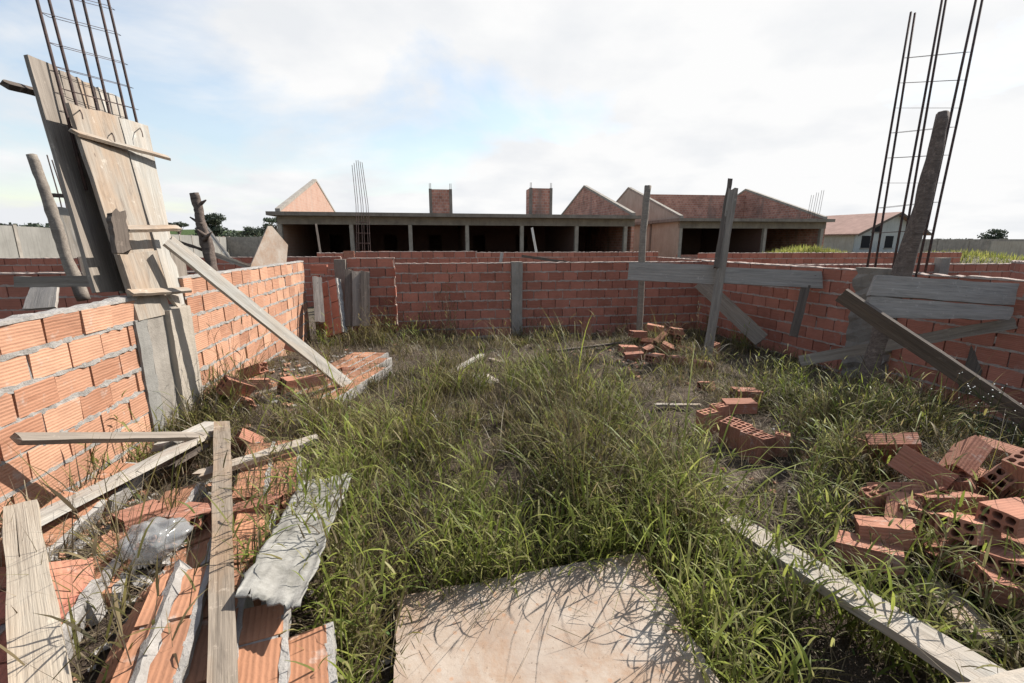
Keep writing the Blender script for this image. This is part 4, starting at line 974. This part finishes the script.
# leafy stems: upright culms carrying short alternate blades
def leafy(n, nst, reg, hf, dfun, name, label, pts=None, wl=(.0045, .009), mat='grass'):
    SB, LBs = [[] for _ in range(6)], [[] for _ in range(6)]; k = 0; tries = 0; pts = list(pts or [])
    while (k < n and tries < n * 60) or pts:
        tries += 1
        if pts: x, y = pts.pop(); 
        else:
            x, y = random.uniform(reg[0], reg[1]), random.uniform(reg[2], reg[3])
            if random.random() > dfun(x, y): continue
            k += 1
        hh = hf(x, y) * random.uniform(.7, 1.25)
        for _ in range(max(2, int(nst * random.uniform(.5, 1.6)))):
            a_ = random.uniform(0, 6.283); r = .08 * random.random(); bx_, by_ = x + r * math.cos(a_), y + r * math.sin(a_)
            if dfun(bx_, by_) <= 0: continue
            z0 = gz(bx_, by_) - .01; h = hh * random.uniform(.5, 1.15); le = random.uniform(0, .5) ** 1.3; aa = a_ + random.uniform(-1, 1)
            for l_, v_ in zip(SB, ((bx_, by_, z0), h, random.uniform(.0018, .003), le, .15, aa)): l_.append(v_)
            nl = random.randint(4, 7)
            for q in range(nl):
                f = (q + .6) / nl * .95; th = le + .07 * f; d = h * f
                p = (bx_ + math.cos(aa) * math.sin(th) * d, by_ + math.sin(aa) * math.sin(th) * d, z0 + math.cos(th) * d)
                for l_, v_ in zip(LBs, (p, random.uniform(.07, .19) * (1.1 - .35 * f), random.uniform(*wl), random.uniform(.25, .95), random.uniform(.1, 1.5), a_ * 3 + q * 2.6 + random.uniform(-.7, .7))): l_.append(v_)
    make_blades(name, label, *LBs[:5], M[mat], LBs[5], L=4)
    make_blades('grass_stems', 'thin upright stems carrying the leaves of ' + label.split(' ')[0] + ' ' + label.split(' ')[1] + ' grass', *SB[:5], M['straw'], SB[5], L=3)
leafy(900, 6, REG, lambda x, y: hgr(x, y) * .95, dens, 'leafy_grass', 'short bladed leafy grass standing through the whole yard')
# low leafy undergrowth
LB, LH, LW, LL, LC = [], [], [], [], []
for _ in range(16000):
    x, y = random.uniform(-2.9, 4.2), random.uniform(.8, 7.8); d = dens(x, y)
    if random.random() > d * .9 + (.15 if d > 0 and x > 2.8 else 0): continue
    z = gz(x, y) + random.uniform(.0, .13); LB.append((x, y, z)); LH.append(random.uniform(.015, .045)); LW.append(random.uniform(.006, .018)); LL.append(random.uniform(.4, 1.5)); LC.append(random.uniform(0, .8))
make_blades('undergrowth', 'small leafy weeds low between the grass', LB, LH, LW, LL, LC, M['weed'], L=3)
# edge tufts against walls and around panel
def edge_pts(A, B, n, sp_):
    out = []
    for _ in range(n):
        f = random.random(); p = A + (B - A) * f; out.append((p.x + random.gauss(0, sp_), p.y + random.gauss(0, sp_)))
    return out
EDG = []
B_, H_, W_, L_, C_ = [], [], [], [], []
def tuft(x, y, n, h, w=(.003, .007), spread=.06, lean=(.05, .55), curl=(.2, 1.8)):
    for _ in range(n):
        a_ = random.uniform(0, 6.28); r = spread * random.random()
        B_.append((x + r * math.cos(a_), y + r * math.sin(a_), gz(x, y) - .01)); H_.append(h * random.uniform(.4, 1.15)); W_.append(random.uniform(*w)); L_.append(random.uniform(*lean)); C_.append(random.uniform(*curl))
for (A, Bp, n, h) in ((pc[3], pc[2], 28, .46), (pc[2], pc[1], 24, .38), (pc[3], pc[0], 7, .3)):
    off = (pc[2] + pc[3] - pc[0] - pc[1]).normalized() * .07 if A == pc[3] and Bp == pc[2] else Vector((0, 0, 0))
    for (x, y) in edge_pts(A + off, Bp + off, int(n * 1.2), .03):
        s = (.07 if A == pc[2] else (-.17 if Bp == pc[0] else 0)); tuft(x + s, y, 12, h * .8, w=(.002, .005)); EDG.append((x + s, y))
for (px, py, n, h) in ((150, 500, 40, .22), (140, 485, 40, .24), (232, 350, 10, .2), (335, 350, 60, .45), (320, 340, 60, .5), (400, 345, 60, .4), (385, 335, 60, .45), (415, 340, 60, .4), (560, 600, 0, .4), (520, 392, 90, .4), (535, 400, 90, .42), (612, 395, 80, .42),
                       (360, 520, 110, .55), (338, 570, 110, .5), (348, 600, 90, .45), (345, 560, 90, .5), (330, 660, 50, .3), (380, 440, 110, .6), (372, 480, 110, .6), (350, 500, 90, .5), (400, 520, 90, .5), (560, 530, 90, .5), (500, 540, 90, .45), (470, 480, 80, .4), (690, 560, 90, .5), (660, 500, 110, .6), (640, 450, 100, .55), (700, 530, 80, .55), (620, 430, 90, .5), (740, 610, 80, .4), (780, 650, 80, .35), (900, 660, 80, .3), (820, 540, 80, .5), (850, 500, 90, .5), (800, 470, 90, .5), (420, 400, 70, .45), (640, 520, 90, .5), (600, 545, 80, .45), (690, 470, 90, .5), (720, 560, 90, .42), (800, 600, 90, .4), (860, 640, 90, .38), (830, 430, 80, .6), (845, 450, 80, .6), (790, 400, 70, .5), (770, 380, 70, .5), (740, 350, 70, .5), (920, 560, 50, .35), (950, 600, 70, .35), (990, 620, 70, .35), (210, 400, 60, .3), (225, 420, 60, .3)):
    p = Z(px, py, .1)
    if n:
        tuft(p.x, p.y, n // 3, h * .9, w=(.0025, .006), spread=.12)
        EDG += [(p.x + random.gauss(0, .09), p.y + random.gauss(0, .09)) for _ in range(max(1, n // 16))]
for _ in range(34):     # rank growth in the shade along the right wall
    y = random.uniform(3.0, 7.8); x = RX(y) - random.uniform(.15, .9); tuft(x, y, 20, .28, spread=.1)
make_blades('grass', 'taller grass tufts around the panel and along the walls', B_, H_, W_, L_, C_, M['grass'], L=6)
for _ in range(4000):
    x, y = random.uniform(-1.6, 3.6), random.uniform(1.6, 6.0)
    if len(EDG) > 330: break
    if dens(x, y) > .35 and PN(x, y, 2.3, 31.) > .12: EDG += [(x + random.gauss(0, .05), y + random.gauss(0, .05)) for _ in range(3)]
leafy(0, 6, REG, lambda x, y: .44, lambda x, y: 1, 'leafy_grass', 'tall bladed leafy grass round the panel and in the tallest clumps', EDG, (.005, .0105), 'grass_long')
# thin bare stalks
a = collect(240, 3, .05, REG, lambda x, y: .62, (.0018, .003), (.05, .9), (.1, 1.1), lambda x, y: dens(x, y) if dens(x, y) > .15 else 0)
make_blades('dry_stalks', 'long pale bare stalks arching out of the grass', *a[:5], M['straw'], a[5], L=8)
# pale dead blades curling over the clumps
a = collect(230, 5, .10, REG, lambda x, y: .42, (.003, .0075), (.1, .9), (.6, 2.6), lambda x, y: dens(x, y) if dens(x, y) > .12 else 0)
M['pale'] = mat_leaf('bleached dead blades', [(.30, .26, .19), (.42, .38, .30), (.24, .19, .12), (.50, .47, .40)], .25)
make_blades('dead_blades', 'bleached dead blades curling over the green clumps', *a[:5], M['pale'], a[5], L=8)
# long culms leaning over the panel's far edge
PB, PH, PW, PL, PC, PA = [], [], [], [], [], []
for _ in range(150):
    f = random.random(); p = (pc[3].lerp(pc[2], f) if random.random() < .65 else pc[2].lerp(pc[1], f * .6 )) + Vector((.10, .10, 0)) * random.random()
    PB.append((p.x, p.y, gz(p.x, p.y))); PH.append(random.uniform(.35, .75)); PW.append(random.uniform(.0025, .006)); PL.append(random.uniform(.0, .5)); PC.append(random.uniform(.2, 1.1)); PA.append(random.uniform(0, 6.28))
make_blades('long_grass', 'long thin grass culms leaning over the far edge of the panel', PB, PH, PW, PL, PC, M['grass_long'], PA, L=7)
# dry twigs and clippings fallen on the panel and the rubble
PB, PH, PW, PL, PC = [], [], [], [], []
for _ in range(70):
    a1, c1_ = random.random(), .35 + .65 * random.random() ** .5; p = (pc[0] * (1 - a1) + pc[1] * a1) * (1 - c1_) + (pc[3] * (1 - a1) + pc[2] * a1) * c1_
    PB.append((p.x, p.y, p.z + .022)); PH.append(random.uniform(.03, .16)); PW.append(random.uniform(.0012, .003)); PL.append(random.uniform(1.48, 1.56)); PC.append(random.uniform(-.1, .1))
make_blades('thatch', 'loose dry clippings lying on the plywood panel', PB, PH, PW, PL, PC, M['straw'], L=4)
# spilled cement
cb_ = MB(); c0 = Z(476, 380, .12); n = 18
for j in range(n + 1):
    for i in range(n):
        rr = j / n; ph = 2 * math.pi * i / n; wob = 1 + .3 * noise.noise(Vector((math.cos(ph) * 1.5, math.sin(ph) * 1.5, 3)))
        x, y = math.cos(ph) * rr * .30 * wob, math.sin(ph) * rr * .26 * wob
        cb_.v.append((c0.x + x, c0.y + y, c0.z - .05 + .13 * (1 - rr ** 1.5) * (1 + .5 * noise.noise(Vector((x * 14, y * 14, 1)))) ))
for j in range(n):
    for i in range(n): i2 = (i + 1) % n; cb_.poly((j * n + i, (j + 1) * n + i, (j + 1) * n + i2, j * n + i2))
tag(cb_.build('cement_heap', M['plaster']), 'small pale heap of hardened cement in the grass before the back wall', 'heap')
# flowering weeds by the right wall
def flower_plant(p, h, n, label):
    e = empty('flowering_weed', p, label, 'plant', 'white flowered weeds at the right wall'); st = MB(); fl = MB(); lf = MB()
    for _ in range(n):
        a_ = random.uniform(0, 6.28); le = random.uniform(.05, .5); top = p + Vector((math.cos(a_) * h * le, math.sin(a_) * h * le, h * random.uniform(.7, 1.1)))
        mid = (p + top) / 2 + Vector((0, 0, h * .06)); st.tube([p, mid, top], [.0028, .002, .001], 5)
        for __ in range(3):
            tip = top + Vector((random.gauss(0, .04), random.gauss(0, .04), random.gauss(0, .03))); st.tube([mid * .3 + top * .7, tip], [.0012, .0008], 4)
            r = random.uniform(.002, .005); fl.tube([tip - Vector((0, 0, r * .4)), tip + Vector((0, 0, r * .4))], [r, r * .8], 6)
        for __ in range(7):
            q = p.lerp(mid, random.random()) + Vector((0, 0, .0)); d = Vector((random.gauss(0, 1), random.gauss(0, 1), .5)).normalized() * random.uniform(.03, .06); s = d.cross(UP).normalized() * .009
            lf.quad([q, q + d * .5 + s, q + d, q + d * .5 - s])
    part(st, 'stem', M['weed'], e); part(fl, 'flowers', M['flower'], e)['kind'] = 'stuff'; part(lf, 'leaves', M['weed'], e)
flower_plant(Z(975, 470, .05) , .62, 9, 'white flowered weed in the shade right of the leaning log')
flower_plant(Z(1015, 468, .05), .62, 8, 'white flowered weed at the right edge beneath the slanting plank')
flower_plant(Z(945, 455, .05), .5, 6, 'white flowered weed nearest the leaning log')

# ------------------------------------------------------------------ buildings
def apx(px, org, u):
    """distance along a front line that is seen at a photo column"""
    k = (px - 512) / F / 1.032; return (k * org[1] - org[0]) / (u.x - k * u.y)
def shell(e, org, ulen, u, v, depth, ridge, ze, zr, posts, left_mat, right_mat, low=1.05, ridge_wall=False, th=.16):
    W3 = lambda a, s, z: Vector((org[0], org[1], 0)) + u * a + v * s + UP * z
    def bx(name, mat, a0, a1, s0, s1, z0, z1):
        mb = MB(); mb.box(W3(a0, s0, z0), u * (a1 - a0), v * (s1 - s0), UP * (z1 - z0)); return part(mb, name, M[mat], e)
    bx('roof_slab', 'concrete_dark', -.3, ulen + .12, -.5, 9.2, ze - .17, ze)
    bx('front_beam', 'concrete_dark', .0, ulen, -.02, .16, ze - .55, ze - .175)
    for a in posts: bx('post', 'concrete', a - .09, a + .09, -.03, .17, 0, ze - .552)
    # low front wall
    br, mo = MB(), MB(); 
    wall_geo(br, mo, W3(0, .02, 0), u, UP, -v, ulen, int(low / CO), .12, 0, 1, .3, None, lod=True)
    part(br, 'front_wall', M['brick_far'], e); part(mo, 'front_mortar', M['mortar'], e)
    # interior wall with doorways, its shade put into the brick colour
    x = 0; segs = []; 
    for i in range(len(posts) - 1):
        a0, a1 = posts[i], posts[i + 1]; segs.append((a0, a0 + .9)); segs.append((a0 + 1.7, a1))
        bx('lintel', 'interior_shade', a0 + .9, a0 + 1.7, 6.6, 6.72, 2.1, ze - .18)
    for a0, a1 in segs: bx('inner_wall', 'interior_shade', a0, a1, 6.6, 6.72, 0, ze - .18)
    for a in posts[1:-1:2]: bx('party_wall', 'interior_shade', a - .06, a + .06, .3, 6.58, 0, ze - .18)
    bx('rear_wall', 'interior_shade', .2, ulen - .2, 9.0, 9.12, 0, ze - .2)
    # gable end walls running back from the front
    def gable(a, mat):
        mb = MB(); prof = [(0, 0), (depth, 0), (depth, ze - .1), (ridge, zr), (0, ze + .02)]
        b_ = len(mb.v); mb.v += [tuple(W3(a, s, z)) for s, z in prof] + [tuple(W3(a + th, s, z)) for s, z in prof]
        mb.poly((0, 1, 2, 3, 4)); mb.poly((9, 8, 7, 6, 5))
        for k in range(5): k2 = (k + 1) % 5; mb.poly((k, k + 5, k2 + 5, k2))
        # uv along the wall so clay streaks show
        part(mb, 'gable_wall', M[mat], e)
        cpp = MB()
        for (s0, z0, s1, z1) in ((0, ze + .02, ridge, zr), (ridge, zr, depth, ze - .1)):
            A, B = W3(a - .03, s0, z0), W3(a - .03, s1, z1); cpp.box(A + UP * .004, B - A, u * (th + .06), UP * .14)
        part(cpp, 'gable_coping', M['concrete'], e)
    gable(0, left_mat); gable(ulen - th, right_mat)
    return W3, bx
def vertical_streak_brick():
    m, t, b = newmat('gable brick', .92); v, r = objvec(t)
    w = tnoise(t, vmap(t, v, (.8, .8, .2)), 2.0, 4, .6)
    base = ramp(t, w, [(.35, (.29, .17, .125)), (.65, (.35, .24, .19))])
    bt = t.nodes.new('ShaderNodeTexBrick'); bt.inputs['Scale'].default_value = 1.0; bt.inputs['Brick Width'].default_value = .25; bt.inputs['Row Height'].default_value = .155; bt.inputs['Mortar Size'].default_value = .008
    bt.inputs[1].default_value = (.32, .18, .13, 1); bt.inputs[2].default_value = (.40, .25, .19, 1); bt.inputs[3].default_value = (.36, .32, .28, 1)
    c = t.nodes.new('ShaderNodeTexCoord'); s = t.nodes.new('ShaderNodeSeparateXYZ'); t.links.new(c.outputs['Object'], s.inputs[0]); cbn = t.nodes.new('ShaderNodeCombineXYZ')
    t.links.new(mth(t, 'ADD', s.outputs[0], s.outputs[1]), cbn.inputs[0]); t.links.new(s.outputs[2], cbn.inputs[1]); t.links.new(cbn.outputs[0], bt.inputs['Vector'])
    base = mix(t, .5, base, bt.outputs[0]); st = tnoise(t, vmap(t, v, (2.2, 2.2, .12)), 1.2, 3, .5)
    base = mix(t, ramp(t, st, [(.56, 0.), (.66, .55)]), base, (.30, .22, .18)); t.links.new(base, b.inputs['Base Color']); return m
M['gable'] = vertical_streak_brick()
M['gable_red'] = mat_brick('gable red', (.33, .15, .11), (.42, .20, .15), .3, .4)
def brick_pat(name, c1, c2, cm_):
    m, t, b = newmat(name, .92); c = t.nodes.new('ShaderNodeTexCoord'); s = t.nodes.new('ShaderNodeSeparateXYZ'); t.links.new(c.outputs['Object'], s.inputs[0]); cbn = t.nodes.new('ShaderNodeCombineXYZ')
    t.links.new(mth(t, 'ADD', s.outputs[0], s.outputs[1]), cbn.inputs[0]); t.links.new(s.outputs[2], cbn.inputs[1])
    bt = t.nodes.new('ShaderNodeTexBrick'); bt.inputs['Scale'].default_value = 1.0; bt.inputs['Brick Width'].default_value = .25; bt.inputs['Row Height'].default_value = .155; bt.inputs['Mortar Size'].default_value = .009
    bt.inputs[1].default_value = (*c1, 1); bt.inputs[2].default_value = (*c2, 1); bt.inputs[3].default_value = (*cm_, 1); t.links.new(cbn.outputs[0], bt.inputs['Vector'])
    n_ = ramp(t, tnoise(t, c.outputs['Object'], 1.3, 6, .7), [(.35, .7), (.65, 1.2)])
    base = mix(t, 1.0, bt.outputs[0], n_, 'MULTIPLY'); st = tnoise(t, vmap(t, c.outputs['Object'], (1.5, 1.5, .15)), 1.0, 3, .5)
    base = mix(t, ramp(t, st, [(.55, 0.), (.65, .6)]), base, (.17, .13, .11)); t.links.new(base, b.inputs['Base Color']); return m
M['brick_pat'] = brick_pat('brick courses', (.30, .135, .10), (.42, .21, .155), (.38, .32, .28))
M['gable_red'] = M['brick_pat']; 
b1 = empty('row_house', (-11.1, 22.0, 0), 'long unfinished brick row building with open front bays and gable ends', 'building')
u1 = Vector((17.9, 3.2, 0)).normalized(); v1 = Vector((-u1.y, u1.x, 0)); len1 = 18.0
W3, bx = shell(b1, (-11.1, 22.2), len1, u1, v1, 16.5, 8.1, 3.03, 5.40, [.1] + [apx(q, (-11.1, 22.2), u1) for q in (351, 410, 467, 522, 577, 626)], 'gable', 'gable_red')
def tower(a, s, w, zt, right):
    mb = MB(); mb.box(W3(a, s, 2.9), u1 * w, v1 * 1.1, UP * (zt - 2.9)); tw = part(mb, 'chimney', M['brick_pat'], b1)
    for q in ((a - .03, s - .03), (a + w - .12, s - .03)):
        mb = MB(); mb.box(W3(q[0], q[1], 2.9), u1 * .15, v1 * .15, UP * (zt - 2.88))
        c = part(mb, 'corner_post', M['concrete_dark'], b1)
        for k in range(2):
            mb = MB(); mb.tube([W3(q[0] + .04 + .07 * k, q[1] + .07, zt - .1), W3(q[0] + .04 + .07 * k, q[1] + .07, zt + .3)], .012, 4); part(mb, 'rebar', M['rebar'], b1)
tower(7.15, 1.5, 1.15, 4.36, 0); tower(12.7, 2.2, 1.25, 4.6, 1)
b2 = empty('row_house', (9.7, 27.2, 0), 'second unfinished building at right with beige left gable and brick ridge wall', 'building')
u2 = Vector((9.3, 1.1, 0)).normalized(); v2 = Vector((-.166, .986, 0)).normalized()
W4, bx2 = shell(b2, (9.75, 27.3), 9.3, u2, v2, 14.5, 7.6, 3.0, 5.45, [.1, 5.4, 9.1], 'plaster', 'gable_red')
bx2('ridge_wall', 'brick_pat', .2, 9.1, 7.5, 7.66, 2.8, 5.1)
bx2('side_post', 'concrete_dark', -.05, .15, 3.5, 3.7, 0, 3.0)
for i in range(3):
    for k in range(2):
        mb = MB(); A = W4(8.5 + i * .32 + k * .14, .6, 2.95); mb.tube([A, A + Vector((.1, 0, 1.5 + .15 * i))], .012, 4); part(mb, 'rebar', M['rebar'], b2)
# column bars standing beyond the back wall
rbx = empty('rebar_column', D(362, 255, 12), 'tall cluster of bare rusty bars rising behind the back wall', 'rebar')
for i in range(6):
    mb = MB(); f = i % 3; g_ = i // 3; mb.tube([D(357 + f * 6 + g_ * 2, 262, 12 + .2 * g_), D(356 + f * 5 + g_ * 2, 205, 12 + .2 * g_), D(352 + f * 4 + g_ * 2, 160 + random.uniform(0, 6), 12 + .2 * g_)], .008, 5); part(mb, 'rebar', M['rebar'], rbx)
for y in (222, 233, 243):
    mb = MB(); mb.tube([D(356, y, 12), D(369, y + 1, 12), D(370, y, 12.2), D(356, y, 12.2), D(356, y, 12)], .006, 4); part(mb, 'stirrup', M['rebar'], rbx)
for (a, b_, w_, mt, lab) in (((532, 228, 20), (537, 256, 19), .10, 'wood_pale', 'thin pale pole leaning in an open bay of the row building'), ((316, 224, 20), (321, 256, 19), .08, 'wood_dark', 'thin dark pole leaning in the left open bay'),
                             ((522, 256, 13), (572, 263, 12), .07, 'wood_dark', 'long dark pole lying along the wall before the row building'), ((500, 266, 11), (502, 253, 11), .08, 'wood_pale', 'little pale stake between the back wall and row building')):
    board('wooden_pole', lab, D(*a), D(*b_), w_, .05, mt, cat='pole')
def rawbrick(x, y, tt, lab, w_=.5):
    o = loose(D(x, y, tt), (0, 0, 9), 0, lab, 'bricks left on the far wall'); return o
for i, x in enumerate((349, 366, 384)):
    rawbrick(x, 254, 10.9, 'sunlit brick left on the far wall behind the doorway, %s' % ('leftmost', 'middle', 'rightmost')[i])
# perimeter walls
def plainwall(label, p0, p1, h, mat, w=.2):
    A = Vector((*p0, 0)); B = Vector((*p1, 0)); ax = B - A; nr = Vector((-ax.y, ax.x, 0)).normalized() * w; n = max(2, int(ax.length / 3)); 
    e = empty('boundary_wall', A, label, 'wall'); mb = MB(); mb.box(A, ax, nr, UP * h); part(mb, 'wall_panel', M[mat], e)
    pm_ = MB()
    for i in range(n + 1): q = A + ax * i / n - nr * .15 - ax.normalized() * .1; pm_.box(q, ax.normalized() * .2, nr * 1.3, UP * (h + .05))
    part(pm_, 'pilasters', M['concrete'], e); return e
plainwall('pale sunlit boundary wall running back at far left', (-14.5, 8.0), (-30, 49), 2.2, 'render_grey')
plainwall('grey shaded boundary wall joining the row building at left', (-29.8, 49), (-12, 53), 2.25, 'concrete')
plainwall('long grey boundary wall across the right background', (35.6, 42), (75, 44), 1.95, 'concrete')
plainwall('broken paler stretch of boundary wall in the right background', (39, 38), (46, 38.5), 1.75, 'plaster')
# tiled house
hs = empty('tiled_house', (45, 58, 0), 'pale house with a red brown tiled roof and three dark gable windows', 'house')
def hp(x, y, tt): return D(x, y, tt)
gl = Vector((850 - 512, 0, 0)) 
tG = 58.
A = D(852, 262, tG); A.z = 0; Bp = D(918, 262, tG + 3); Bp.z = 0
gu = (Bp - A).normalized(); gv = Vector((-gu.y, gu.x, 0)) * 1.0
gv = (Vector((-.42, 1, 0))).normalized() * 14
W_h = (Bp - A).length; ez = 2.85; rz_ = 5.3
mb = MB(); prof = [(0, 0), (W_h, 0), (W_h, ez), (W_h * .52, rz_), (0, ez)]
mb.v += [tuple(A + gu * a_ + UP * z) for a_, z in prof] + [tuple(A + gu * a_ + UP * z + gv) for a_, z in prof]
mb.poly((0, 1, 2, 3, 4)); mb.poly((9, 8, 7, 6, 5))
for k in (0, 1, 4): k2 = (k + 1) % 5; mb.poly((k, k + 5, k2 + 5, k2))
part(mb, 'wall', M['white_wall'], hs)
sd_ = MB(); sd_.box(A - gu * .02 + gv * .0 + gv * .01, gv * .98, gu * -.03, UP * ez); part(sd_, 'side_wall', M['plaster'], hs)
rf = MB()
for (a0, z0, a1, z1) in ((-.6, ez - .28, W_h * .52, rz_), (W_h * .52, rz_, W_h + .6, ez - .28)):
    p0 = A + gu * a0 + UP * (z0 + .02) - gv * .05; p1 = A + gu * a1 + UP * (z1 + .02) - gv * .05; rf.box(p0, p1 - p0, gv * 1.1, UP * .16)
part(rf, 'roof', M['tiles'], hs)
vdg = MB()
for (a0, z0, a1, z1) in ((-.6, ez - .30, W_h * .52, rz_), (W_h * .52, rz_, W_h + .6, ez - .30)):
    p0 = A + gu * a0 + UP * (z0 - .12) - gv * .053; p1 = A + gu * a1 + UP * (z1 - .12) - gv * .053; vdg.box(p0, p1 - p0, gv * .004, UP * .3)
part(vdg, 'verge_board', M['wood_dark'], hs)
for (a0, a1, z0, z1) in ((1.0, 2.4, 1.0, 2.5), (5.0, 6.3, 1.0, 2.5), (2.5, 3.9, 3.0, 4.0)):
    f = MB(); f.box(A + gu * a0 + UP * z0 + gv * -.004, gu * (a1 - a0), gv * .006, UP * (z1 - z0)); w_ = part(f, 'window', M['dark'], hs)
    f = MB(); f.box(A + gu * (a0 - .1) + UP * (z0 - .12) + gv * -.008, gu * (a1 - a0 + .2), gv * .01, UP * .1); part(f, 'window_sill', M['concrete'], hs)
# little far houses
for (px, w_, h_, tt, lab, mt) in ((232, 5, 3.4, 130, 'tiny white house among the far trees at left', 'white_wall'), (262, 9, 2.6, 120, 'low pale shed before the far trees beside the row building', 'plaster'), (205, 8, 2.4, 125, 'low roof between the far trees left of the dark tree', 'plaster')):
    c = D(px, 243, tt); e = empty('far_house', (c.x, c.y, 0), lab, 'house'); mb = MB(); mb.box((c.x, c.y, 0), (w_, 0, 0), (0, 6, 0), (0, 0, h_)); part(mb, 'wall', M[mt], e)
    r_ = MB(); bI = len(r_.v); r_.v += [(c.x - .4, c.y - .4, h_), (c.x + w_ + .4, c.y - .4, h_), (c.x + w_ + .4, c.y + 6.4, h_), (c.x - .4, c.y + 6.4, h_), (c.x - .4, c.y + 3, h_ + 1.1), (c.x + w_ + .4, c.y + 3, h_ + 1.1)]
    for f_ in ((0, 1, 5, 4), (2, 3, 4, 5), (0, 4, 3), (1, 2, 5), (0, 3, 2, 1)): r_.poly(f_)
    part(r_, 'roof', M['tiles'], e); f_ = MB(); f_.box((c.x + w_ * .4, c.y - .02, 1.0), (1.1, 0, 0), (0, .01, 0), (0, 0, 1.1)); part(f_, 'window', M['dark'], e)

# ------------------------------------------------------------------ trees
def tree(px, tt, ztop, wid, label, kind=0, nl=1500, group='trees beyond the plots'):
    c = D(px, 243, tt); c.z = 0; e = empty('tree', c, label, 'tree', group)
    tr = MB(); zc = ztop * (.45 if kind == 0 else .78)
    tr.tube([c - UP * .3, c + UP * zc * .5 + Vector((.1, 0, 0)), c + UP * zc], [.035 * ztop, .028 * ztop, .015 * ztop], 8)
    blobs = []
    for i in range(9 if kind == 0 else 7):
        a_ = random.uniform(0, 6.28); rr = random.random() ** .5 * wid * .36
        if kind == 0: zz_ = random.uniform(.35, .86) * ztop; rad = (wid * random.uniform(.16, .3), ztop * random.uniform(.09, .17))
        else: zz_ = ztop * random.uniform(.84, .94); rad = (wid * random.uniform(.18, .28), ztop * .05)
        rr *= (1 if kind == 1 else max(.25, 1.2 - zz_ / ztop)); p = c + Vector((math.cos(a_) * rr * 1.3, math.sin(a_) * rr, zz_)); blobs.append((p, rad)); tr.tube([c + UP * zc * .7, p], [.012 * ztop, .004 * ztop], 5)
    blobs.append((c + UP * ztop * (.9 if kind else .8), (wid * .2, ztop * .1)))
    part(tr, 'trunk', M['bark'], e)
    cr_ = MB()
    for i in range(nl):
        p, rad = blobs[i % len(blobs)]; d = Vector((random.gauss(0, 1), random.gauss(0, 1), random.gauss(0, 1))).normalized() * random.random() ** .4
        q = p + Vector((d.x * rad[0], d.y * rad[0], d.z * rad[1])); s = ztop * random.uniform(.02, .045)
        n_ = (d + Vector((random.gauss(0, .7), random.gauss(0, .7), random.gauss(0, .7)))).normalized(); x_ = n_.orthogonal().normalized() * s; y_ = n_.cross(x_) * .8
        cr_.quad([q - x_, q - y_ * .8, q + x_, q + y_])
    part(cr_, 'crown', M['tree_leaf'], e)
tree(216, 70, 6.2, 6.5, 'large dark round tree just right of the knotty pole', 0, 2600)
tree(181, 90, 5.8, 4.6, 'flat topped umbrella tree between shuttering and knotty pole', 1, 900)
for i, (px, tt, zt, w_) in enumerate(((240, 110, 5, 7), (251, 100, 5.5, 6), (262, 115, 5.8, 7), (270, 105, 6.6, 6), (281, 112, 6.2, 8), (292, 120, 6.5, 8))):
    tree(px, tt, zt, w_, 'dark bushy tree in the row between knotty pole and row building, %s from the left' % ('first second third fourth fifth sixth'.split()[i]), 0, 1100)
tree(277, 96, 6.9, 4, 'tall thin topped tree behind the triangular offcut', 1, 500)
tree(992, 75, 4.3, 5.0, 'dark round tree above the grey wall at far right', 0, 1800)
tree(939, 80, 2.6, 6.5, 'low dark tree behind the long grey wall', 0, 900)
tree(950, 84, 2.5, 6.0, 'low spreading tree behind the long grey wall, right of its neighbour', 0, 800)
tree(967, 120, 2.7, 4.0, 'faint small tree at far right beyond the grey wall', 0, 400)
# distant wood at far left and along the horizon
fw_ = MB()
for (x0, x1, y0, h0, n_) in ((-260, -150, 170, 11.5, 8000), (-150, -70, 165, 4.6, 4500), (60, 420, 330, 5, 5000)):
    for i in range(n_):
        x = random.uniform(x0, x1); y = y0 + random.uniform(0, 25); hh = h0 * (.75 + .35 * noise.noise(Vector((x * .05, 1, 2))) + .25 * noise.noise(Vector((x * .2, 4, 2))))
        if x0 == -260: hh *= .75 + .25 * sst(-x, 150, 200)
        z = random.random() ** .6 * hh; s = random.uniform(.35, .8); n__ = Vector((random.gauss(0, 1), random.gauss(-.5, 1), random.gauss(.3, 1))).normalized(); x_ = n__.orthogonal().normalized() * s; y_ = n__.cross(x_) * .8; q = Vector((x, y, z))
        fw_.quad([q - x_, q - y_, q + x_, q + y_])
tag(fw_.build('distant_wood', M['tree_leaf']), 'distant dark green wood along the horizon', 'wood', kind='stuff')
# yellow grass on the heaps of earth beyond the wall
B2, H2, W2, L2, C2 = [], [], [], [], []
for (cx, cy, sx, sy, n_) in ((11.6, 18.5, 1.7, .8, 2600), (19, 19.5, 3.2, .8, 3000), (8, 20, 4, 2, 800)):
    for _ in range(n_):
        x, y = random.gauss(cx, sx), random.gauss(cy, sy); B2.append((x, y, gz(x, y) - .02)); H2.append(random.uniform(.12, .38)); W2.append(random.uniform(.012, .03)); L2.append(random.uniform(0, .5)); C2.append(random.uniform(0, .8))
make_blades('yellow_grass', 'bright yellow green grass on the earth heaps before the right buildings', B2, H2, W2, L2, C2, M['field'], L=3)
